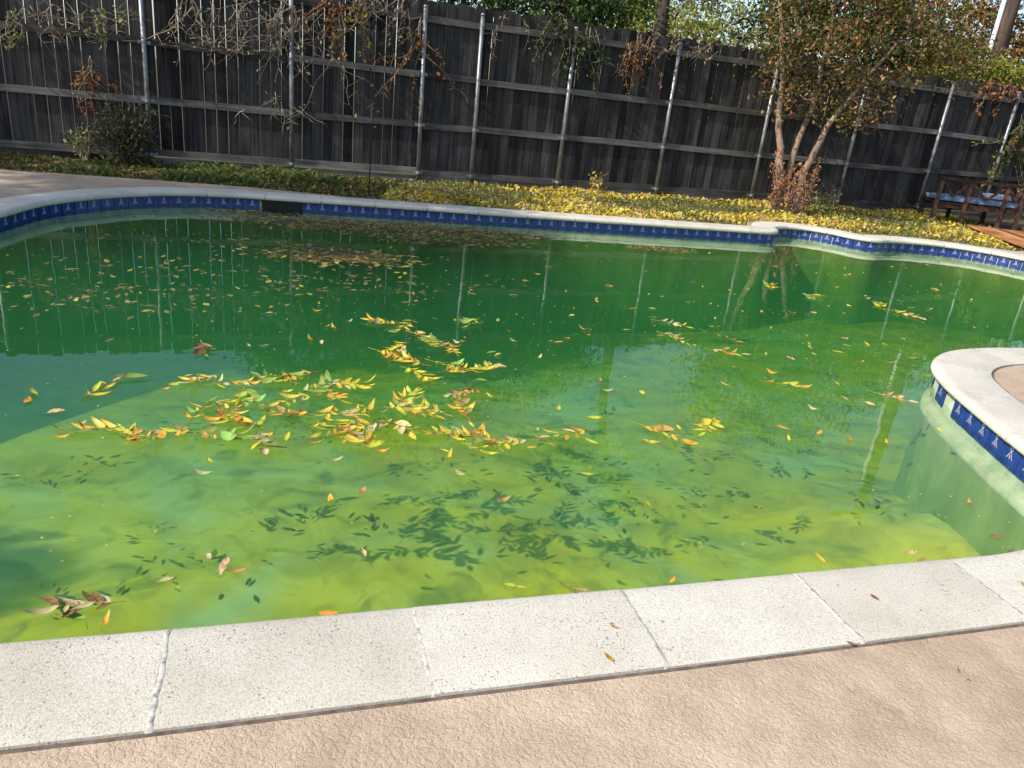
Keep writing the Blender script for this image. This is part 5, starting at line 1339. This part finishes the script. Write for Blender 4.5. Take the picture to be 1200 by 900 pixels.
    (2.449, 5.62, 0.002, 'p', 0.873, 0.215, 'small pale tan leaf on the right half of the pool, level with the coping point', 'scattered leaves on the right half of the pool', 'leaf'),
    (2.144, 6.064, 0.002, 'o', 0.49, 1.843, 'small orange leaf on the right half of the pool, beyond the coping point', 'scattered leaves on the right half of the pool', 'leaf'),
    (5.606, 9.844, 0.002, 'o', 0.696, 3.369, 'small orange leaf on the right half of the pool, close to far coping', 'scattered leaves on the right half of the pool', 'leaf'),
    (4.237, 7.689, 0.002, 'o', 0.826, 3.475, 'small orange leaf on the right half of the pool, beyond the coping point', 'scattered leaves on the right half of the pool', 'leaf'),
    (5.023, 8.219, 0.002, 'o', 0.647, 2.791, 'small orange leaf on the right half of the pool, beyond the coping point', 'scattered leaves on the right half of the pool', 'leaf'),
    (4.06, 7.861, 0.002, 'y', 0.678, 4.727, 'small yellow leaf on the right half of the pool, beyond the coping point', 'scattered leaves on the right half of the pool', 'leaf'),
    (4.068, 6.538, 0.002, 'o', 0.469, 1.078, 'small orange leaf on the right half of the pool, beyond the coping point', 'scattered leaves on the right half of the pool', 'leaf'),
    (1.455, 5.546, 0.002, 'y', 0.594, 3.772, 'small yellow leaf on the right half of the pool, beyond the coping point', 'scattered leaves on the right half of the pool', 'leaf'),
    (5.584, 10.212, 0.002, 'y', 0.652, 5.632, 'small yellow leaf on the right half of the pool, close to far coping', 'scattered leaves on the right half of the pool', 'leaf'),
    (4.225, 7.989, 0.002, 'p', 0.451, 1.224, 'small pale tan leaf on the right half of the pool, beyond the coping point', 'scattered leaves on the right half of the pool', 'leaf'),
    (2.639, 7.355, 0.002, 'o', 0.486, 4.077, 'small orange leaf on the right half of the pool, beyond the coping point', 'scattered leaves on the right half of the pool', 'leaf'),
    (2.684, 8.691, 0.002, 'y', 0.871, 0.899, 'small yellow leaf on the right half of the pool, close to far coping', 'scattered leaves on the right half of the pool', 'leaf'),
    (6.451, 10.3, 0.002, 'p', 0.885, 1.382, 'small pale tan leaf on the right half of the pool, close to far coping', 'scattered leaves on the right half of the pool', 'leaf'),
    (3.311, 7.211, 0.002, 'p', 0.805, 3.361, 'small pale tan leaf on the right half of the pool, beyond the coping point', 'scattered leaves on the right half of the pool', 'leaf'),
    (2.256, 7.78, 0.002, 'y', 0.469, 5.064, 'small yellow leaf on the right half of the pool, close to far coping', 'scattered leaves on the right half of the pool', 'leaf'),
    (2.741, 5.582, 0.002, 'y', 0.54, 5.61, 'small yellow leaf on the right half of the pool, level with the coping point', 'scattered leaves on the right half of the pool', 'leaf'),
    (1.596, 6.298, 0.002, 'y', 0.821, 4.274, 'small yellow leaf on the right half of the pool, beyond the coping point', 'scattered leaves on the right half of the pool', 'leaf'),
    (1.651, 6.252, 0.002, 'p', 0.631, 4.152, 'small pale tan leaf on the right half of the pool, beyond the coping point', 'scattered leaves on the right half of the pool', 'leaf'),
    (4.556, 8.341, 0.002, 'o', 0.817, 1.294, 'small orange leaf on the right half of the pool, beyond the coping point', 'scattered leaves on the right half of the pool', 'leaf'),
    (-0.093, 5.822, 0.002, 'y', 0.554, 1.205, 'small yellow leaf on the dark far water between the fence post reflections', 'scattered leaves on the far middle water', 'leaf'),
    (0.493, 4.981, 0.002, 'o', 0.59, 4.072, 'small orange leaf on the dark far water between the fence post reflections', 'scattered leaves on the far middle water', 'leaf'),
    (0.095, 6.693, 0.002, 'o', 0.777, 0.392, 'small orange leaf on the dark far water between the fence post reflections', 'scattered leaves on the far middle water', 'leaf'),
    (-0.935, 5.512, 0.002, 'o', 0.498, 1.038, 'small orange leaf on the dark far water between the fence post reflections', 'scattered leaves on the far middle water', 'leaf'),
    (1.039, 5.626, 0.002, 'b', 0.819, 3.364, 'small brown leaf on the dark far water between the fence post reflections', 'scattered leaves on the far middle water', 'leaf'),
    (-0.334, 4.627, 0.002, 'b', 0.618, 4.857, 'small brown leaf on the dark far water between the fence post reflections', 'scattered leaves on the far middle water', 'leaf'),
    (-0.352, 4.531, 0.002, 'y', 0.531, 5.867, 'small yellow leaf on the dark far water between the fence post reflections', 'scattered leaves on the far middle water', 'leaf'),
    (-1.265, 6.411, 0.002, 'p', 0.532, 3.262, 'small pale tan leaf on the dark far water between the fence post reflections', 'scattered leaves on the far middle water', 'leaf'),
    (0.211, 7.425, 0.002, 'p', 0.524, 2.715, 'small pale tan leaf on the dark far water between the fence post reflections', 'scattered leaves on the far middle water', 'leaf'),
    (-0.555, 4.952, 0.002, 'o', 0.464, 2.789, 'small orange leaf on the dark far water between the fence post reflections', 'scattered leaves on the far middle water', 'leaf'),
    (1.077, 6.407, 0.002, 'p', 0.469, 4.79, 'small pale tan leaf on the dark far water between the fence post reflections', 'scattered leaves on the far middle water', 'leaf'),
    (0.351, 4.826, 0.002, 'o', 0.824, 2.709, 'small orange leaf on the dark far water between the fence post reflections', 'scattered leaves on the far middle water', 'leaf'),
    (1.172, 6.358, 0.002, 'p', 0.562, 5.355, 'small pale tan leaf on the dark far water between the fence post reflections', 'scattered leaves on the far middle water', 'leaf'),
    (-0.796, 5.511, 0.002, 'o', 0.763, 1.868, 'small orange leaf on the dark far water between the fence post reflections', 'scattered leaves on the far middle water', 'leaf'),
    (-0.777, 4.732, 0.002, 'y', 0.406, 3.951, 'small yellow leaf on the dark far water between the fence post reflections', 'scattered leaves on the far middle water', 'leaf'),
    (-1.423, 6.605, 0.002, 'y', 0.401, 6.177, 'small yellow leaf on the dark far water between the fence post reflections', 'scattered leaves on the far middle water', 'leaf'),
    (0.712, 6.518, 0.002, 'o', 0.841, 0.221, 'small orange leaf on the dark far water between the fence post reflections', 'scattered leaves on the far middle water', 'leaf'),
    (-1.321, 6.691, 0.002, 'b', 0.807, 5.247, 'small brown leaf on the dark far water between the fence post reflections', 'scattered leaves on the far middle water', 'leaf'),
    (0.106, 5.065, 0.002, 'b', 0.54, 1.553, 'small brown leaf on the dark far water between the fence post reflections', 'scattered leaves on the far middle water', 'leaf'),
    (0.726, 6.326, 0.002, 'o', 0.553, 0.184, 'small orange leaf on the dark far water between the fence post reflections', 'scattered leaves on the far middle water', 'leaf'),
    (-1.147, 4.245, 0.002, 'p', 0.811, 5.078, 'small pale tan leaf on the dark far water between the fence post reflections', 'scattered leaves on the far middle water', 'leaf'),
    (-1.056, 6.38, 0.002, 'b', 0.629, 5.219, 'small brown leaf on the dark far water between the fence post reflections', 'scattered leaves on the far middle water', 'leaf'),
    (-0.076, 6.386, 0.002, 'p', 0.42, 3.051, 'small pale tan leaf on the dark far water between the fence post reflections', 'scattered leaves on the far middle water', 'leaf'),
    (-1.178, 4.557, 0.002, 'b', 0.61, 4.179, 'small brown leaf on the dark far water between the fence post reflections', 'scattered leaves on the far middle water', 'leaf'),
    (1.002, 5.407, 0.002, 'b', 0.567, 3.97, 'small brown leaf on the dark far water between the fence post reflections', 'scattered leaves on the far middle water', 'leaf'),
    (-0.951, 6.661, 0.002, 'p', 0.846, 3.436, 'small pale tan leaf on the dark far water between the fence post reflections', 'scattered leaves on the far middle water', 'leaf'),
    (-0.496, 5.96, 0.002, 'b', 0.525, 1.605, 'small brown leaf on the dark far water between the fence post reflections', 'scattered leaves on the far middle water', 'leaf'),
    (-0.776, 5.349, 0.002, 'o', 0.463, 0.237, 'small orange leaf on the dark far water between the fence post reflections', 'scattered leaves on the far middle water', 'leaf'),
    (-0.293, 6.442, 0.002, 'b', 0.819, 3.846, 'small brown leaf on the dark far water between the fence post reflections', 'scattered leaves on the far middle water', 'leaf'),
    (-1.368, 4.987, 0.002, 'y', 0.619, 1.757, 'small yellow leaf on the dark far water between the fence post reflections', 'scattered leaves on the far middle water', 'leaf'),
    (0.378, 4.963, 0.002, 'y', 0.596, 0.476, 'small yellow leaf on the dark far water between the fence post reflections', 'scattered leaves on the far middle water', 'leaf'),
    (-1.412, 5.176, 0.002, 'b', 0.488, 5.782, 'small brown leaf on the dark far water between the fence post reflections', 'scattered leaves on the far middle water', 'leaf'),
    (-1.105, 5.586, 0.002, 'b', 0.542, 1.701, 'small brown leaf on the dark far water between the fence post reflections', 'scattered leaves on the far middle water', 'leaf'),
    (1.021, 5.137, 0.002, 'o', 0.675, 3.487, 'small orange leaf on the dark far water between the fence post reflections', 'scattered leaves on the far middle water', 'leaf'),
    (-1.451, 5.335, 0.002, 'b', 0.841, 0.498, 'small brown leaf on the dark far water between the fence post reflections', 'scattered leaves on the far middle water', 'leaf'),
    (-1.071, 6.154, 0.002, 'y', 0.714, 0.723, 'small yellow leaf on the dark far water between the fence post reflections', 'scattered leaves on the far middle water', 'leaf'),
    (0.185, 7.074, 0.002, 'y', 0.824, 6.119, 'small yellow leaf on the dark far water between the fence post reflections', 'scattered leaves on the far middle water', 'leaf'),
    (0.368, 6.124, 0.002, 'b', 0.608, 1.817, 'small brown leaf on the dark far water between the fence post reflections', 'scattered leaves on the far middle water', 'leaf'),
    (-0.063, 6.754, 0.002, 'b', 0.831, 0.906, 'small brown leaf on the dark far water between the fence post reflections', 'scattered leaves on the far middle water', 'leaf'),
    (1.193, 7.383, 0.002, 'b', 0.704, 4.063, 'small brown leaf on the dark far water between the fence post reflections', 'scattered leaves on the far middle water', 'leaf')]
SUNKEN = [
    (-2.581, 3.865, 0.5, 0.893, 'dark sunken leaf clump at the left edge of the shallow floor'),
    (-0.984, 3.674, 0.75, 0.343, 'dark sunken leaf clump at lower left of centre on the floor'),
    (-1.217, 3.717, 0.4, 4.769, 'small sunken leaf clump left of the lower centre one'),
    (0.307, 4.448, 0.8, 1.106, 'large sunken leaf clump at the middle of the pool floor'),
    (0.781, 4.073, 0.6, 1.191, 'bluish dark sunken clump right of the middle one'),
    (1.4, 5.141, 0.65, 5.167, 'sunken leaf clump below the orange compound leaf'),
    (1.995, 4.983, 0.65, 5.494, 'sunken leaf clump right of the orange compound leaf'),
    (1.423, 4.355, 0.6, 0.306, 'sunken leaf clump at right of centre near the coping'),
    (2.344, 4.284, 0.5, 6.034, 'faint sunken clump near the right coping bend'),
    (-1.351, 3.083, 0.5, 3.358, 'sunken leaf clump by the near coping at lower left'),
    (-1.836, 3.38, 0.2, 2.401, 'tiny sunken leaf cluster at lower left'),
    (-1.841, 2.758, 0.3, 0.672, 'sunken leaves beside the large pale green leaf'),
    (0.767, 6.228, 0.7, 2.448, 'faint sunken clump under the pale mid pool reflection'),
    (-0.139, 4.35, 0.4, 6.202, 'faint sunken clump left of the middle one'),
    (4.078, 6.65, 0.4, 1.763, 'sunken leaves along the foot of the coping point')]
RAFT1 = [(-1.292, 8.298, 1.3, 0.35, 0.27, 0.42), (-1.611, 6.581, 0.6, 0.3, 0.27, 0.16), (-2.31, 7.944, 0.9, 0.3, 0.27, 0.14), (-0.776, 7.872, 0.7, 0.25, 0.27, 0.12), (-0.182, 8.627, 0.5, 0.15, 0.27, 0.05), (1.531, 8.744, 0.35, 0.12, 0.27, 0.05), (-2.945, 8.216, 0.7, 0.12, 0.27, 0.06)]
RAFT2 = [(-2.952, 4.576, 1.1, 0.5, 0.27, 0.2), (-2.696, 4.808, 1.2, 0.5, 0.27, 0.2), (-2.793, 6.708, 1.0, 0.4, 0.27, 0.2), (-2.789, 5.587, 1.2, 0.4, 0.27, 0.15), (-1.269, 5.745, 1.0, 0.4, 0.27, 0.15), (-1.787, 5.496, 1.2, 0.4, 0.27, 0.1)]
YELS = [(0.70, 0.53, 0.035), (0.64, 0.55, 0.06), (0.50, 0.50, 0.06), (0.68, 0.46, 0.04)]
PALE = [(0.62, 0.50, 0.24), (0.52, 0.42, 0.22)]
ORNG = [(0.62, 0.34, 0.04), (0.50, 0.24, 0.08)]
GRNL = [(0.22, 0.34, 0.05), (0.30, 0.40, 0.08)]
BRN = [(0.24, 0.13, 0.05), (0.33, 0.19, 0.08)]
def leaf_mesh(name, L, W, col, curl=0.15, fold=0.2, seed=0, tipcol=None, mat=None):
    """lance-shaped blade with a midrib fold, curl and a stalk; lies along +x from the origin"""
    r = random.Random(seed)
    mb = MB(); nseg = 7
    side = r.uniform(-0.25, 0.25)
    rows = []
    tw = r.uniform(-0.6, 0.6)
    vs, cs, fs = [], [], []
    for i in range(nseg + 1):
        t = i / nseg
        w = W * (math.sin(math.pi * t ** 0.8) ** 0.8) * 0.5 * (1 if i not in (0, nseg) else 0.0) + 0.0006
        x = L * t; y0 = side * L * t * t * 0.5
        z0 = L * curl * (t - 0.45) ** 2 * 2
        for q, sgn in enumerate((-1, 0, 1)):
            z = z0 + abs(sgn) * w * fold + sgn * w * tw * t
            vs.append((x, y0 + sgn * w, z))
            k = 1.12 if sgn == 0 else 1.0
            edge = (1 - 0.45 * r.random() ** 2) if sgn else 1
            c = tuple(min(0.85, a * k * edge) for a in col)
            if tipcol and t > 0.75: c = tipcol
            elif r.random() < 0.12: c = tuple(a * b for a, b in zip(c, (0.62, 0.48, 0.5)))
            cs.append(c)
    for i in range(nseg):
        for q in range(2):
            a = i * 3 + q
            fs.append((a, a + 3, a + 4, a + 1))
    b = len(mb.v)
    mb.add(vs, fs); mb.c = cs
    mb.tube([(-L * 0.16, 0.0, 0.001), (0, 0, z_at(0, L, curl))], [0.0008, 0.0012], 4, 0, tuple(a * 0.6 for a in col))
    zmin = min(v[2] for v in mb.v)
    mb.v = [(x, y, z - zmin + 0.001) for x, y, z in mb.v]
    return mb.mesh(name, mat or M['wet_leaf'], True)
def z_at(t, L, curl): return L * curl * (t - 0.45) ** 2 * 2
def fam(cols, n_, Lr, Wr, seed, tip=None):
    out_ = []
    for k in range(n_):
        r = random.Random(seed * 100 + k)
        c = cols[k % len(cols)]
        c = tuple(a * r.uniform(0.8, 1.15) for a in c)
        L = r.uniform(*Lr)
        out_.append(leaf_mesh('leaf_blade', L, L * r.uniform(*Wr), c, r.choice((0.06, 0.15, 0.4)) * r.uniform(0.6, 1.4), r.uniform(0.05, 0.7), seed * 77 + k, tip if k % 3 == 0 else None))
    return out_
LM = {'y': fam(YELS, 24, (0.06, 0.10), (0.18, 0.32), 1, (0.45, 0.24, 0.06)), 'p': fam(PALE, 6, (0.07, 0.10), (0.25, 0.38), 2),
      'o': fam(ORNG, 6, (0.06, 0.09), (0.28, 0.42), 3), 'g': fam(GRNL, 6, (0.08, 0.11), (0.26, 0.36), 4), 'b': fam(BRN, 6, (0.06, 0.09), (0.24, 0.36), 5)}
rachis_me = {}
def spray(x, y, L, ang, mix, label, group, n_leaf=None):
    t = empty('compound_leaf', (x, y, 0.003), ang); tag(t, label, 'leaf', group)
    n_leaf = n_leaf or random.choice((9, 11, 13))
    bow = random.uniform(-0.25, 0.25)
    pt = lambda f_: Vector((L * (f_ - 0.5), bow * L * (f_ * f_ - f_), 0.004 + 0.006 * f_))
    mb = MB(); col = random.choice([(0.38, 0.30, 0.06), (0.22, 0.24, 0.05), (0.36, 0.16, 0.06)])
    mb.tube([pt(k / 6) for k in range(7)], list(np.linspace(0.0022, 0.0010, 7)), 5, 0, col)
    link('rachis', mb.mesh('rachis', M['wet_leaf']), t)
    for k in range(n_leaf):
        if random.random() < 0.08: continue
        last = k == n_leaf - 1
        f_ = 1.0 if last else 0.18 + 0.8 * ((k // 2) + 0.5) / (n_leaf / 2)
        p = pt(min(f_, 1.0))
        a = random.uniform(-0.2, 0.2) if last else (1 if k % 2 else -1) * random.uniform(0.35, 1.25)
        a += bow * (2 * f_ - 1)
        link('leaflet', random.choice(LM[random.choice(mix)]), t, (p.x, p.y, random.uniform(0.0, 0.008)), (random.uniform(-0.3, 0.3), random.uniform(-0.12, 0.03), a), (random.uniform(0.65, 1.25),) * 3)
    return t
for (x, y, L, ang, mix, label, group) in SPRAYS:
    spray(x, y, L, ang, mix, label, group)
for (x, y, z, k, sc, ang, label, group, cat) in SINGLES:
    o = link('floating_leaf' if z < 0.1 else 'fallen_leaf', random.choice(LM[k]), None, (x, y, z), (random.uniform(-.18, .18), random.uniform(-.1, .1), ang), (sc, sc, sc))
    tag(o, label, 'leaf', group)

# sunken leaf clumps on the pool floor, dark and matted
for (x, y, L, ang, label) in SUNKEN:
    mb = MB()
    z0 = depth(x, y) + 0.012
    pts_ = []
    t = empty('sunken_leaf_clump', (x, y, z0), ang); tag(t, label, 'leaves', 'sunken leaf clumps on the pool floor')
    subs = [(random.gauss(0, L * 0.33), random.gauss(0, L * 0.17), random.uniform(0.04, 0.13)) for _ in range(random.randint(4, 8))]
    for q in range(int(36 * L)):
        sx, sy, sr = random.choice(subs)
        p = Vector((sx + random.gauss(0, sr), sy + random.gauss(0, sr * 0.7), random.uniform(.002, .02)))
        a0 = random.uniform(0, 6.28)
        dd = Vector((math.cos(a0), math.sin(a0), random.uniform(-.05, .1))); ll = random.uniform(0.025, 0.085); w = ll * random.uniform(0.11, 0.2)
        pn = Vector((-dd.y, dd.x, 0))
        c = random.choice([(0.15, 0.15, 0.035), (0.11, 0.10, 0.025), (0.24, 0.21, 0.04), (0.20, 0.21, 0.05), (0.15, 0.10, 0.03)])
        mb.add([p, p + dd * ll * .25 + pn * w * .8, p + dd * ll * .6 + pn * w, p + dd * ll, p + dd * ll * .6 - pn * w, p + dd * ll * .25 - pn * w * .8], [(0, 1, 2, 3, 4, 5)], 0, c)
    link('matted_leaflets', mb.mesh('matted_leaflets', M['wet_leaf']), t)

# rafts of rotting leaves drifting along the far side
r = np.random.default_rng(5)
def raft(name, label, blobs, n_, size):
    P = []
    for (x, y, rx, ry, a, w) in blobs:
        k = int(n_ * w)
        q = r.normal(size=(k, 2)) * 0.55
        ca, sa = math.cos(a), math.sin(a)
        X = q[:, 0] * rx; Y = q[:, 1] * ry
        P.append(np.stack([x + X * ca - Y * sa, y + X * sa + Y * ca, r.uniform(0.001, 0.008, k)], 1))
    P = np.vstack(P)
    wp = ring(-0.05, 0.15)
    P = np.array([p for p in P if inside(p[0], p[1], wp)])
    me = leaf_cloud(name, P, size, [(0.17, 0.12, 0.045), (0.10, 0.075, 0.03), (0.34, 0.26, 0.06), (0.42, 0.34, 0.06), (0.22, 0.17, 0.09)], [3, 3, 1.2, 0.8, 2], 6.0, 0.42, M['wet_leaf'])
    co = np.empty(len(me.vertices) * 3, np.float32); me.vertices.foreach_get('co', co)
    co = co.reshape(-1, 3); co[:, 2] = np.clip(co[:, 2] * 0.35, 0.0008, 0.012); me.vertices.foreach_set('co', co.ravel())
    tag(link(name, me), label, 'leaf raft', kind='stuff')
raft('leaf_raft', 'brown raft of rotting leaves floating under the far coping', RAFT1, 4200, 0.09)
raft('leaf_raft', 'thin drift of brown leaves on the dark water at left', RAFT2, 480, 0.07)
# pollen, bud scales and crumbs of leaf floating everywhere
wp = ring(-0.05, 0.15); sp_ = []
while len(sp_) < 1500:
    x, y = random.uniform(-4.3, 7.0), random.uniform(1.2, 11.0)
    if inside(x, y, wp): sp_.append((x, y, 0.002))
me = leaf_cloud('floating_specks', np.array(sp_), 0.016, [(0.45, 0.38, 0.16), (0.30, 0.20, 0.08), (0.5, 0.42, 0.08)], [2, 2, 1], 8.0, 0.5, M['wet_leaf'])
co = np.empty(len(me.vertices) * 3, np.float32); me.vertices.foreach_get('co', co)
co = co.reshape(-1, 3); co[:, 2] = np.clip(co[:, 2], 0.0008, 0.003); me.vertices.foreach_set('co', co.ravel())
tag(link('floating_specks', me), 'tiny crumbs of leaf and pollen floating over the pool', 'debris', kind='stuff')
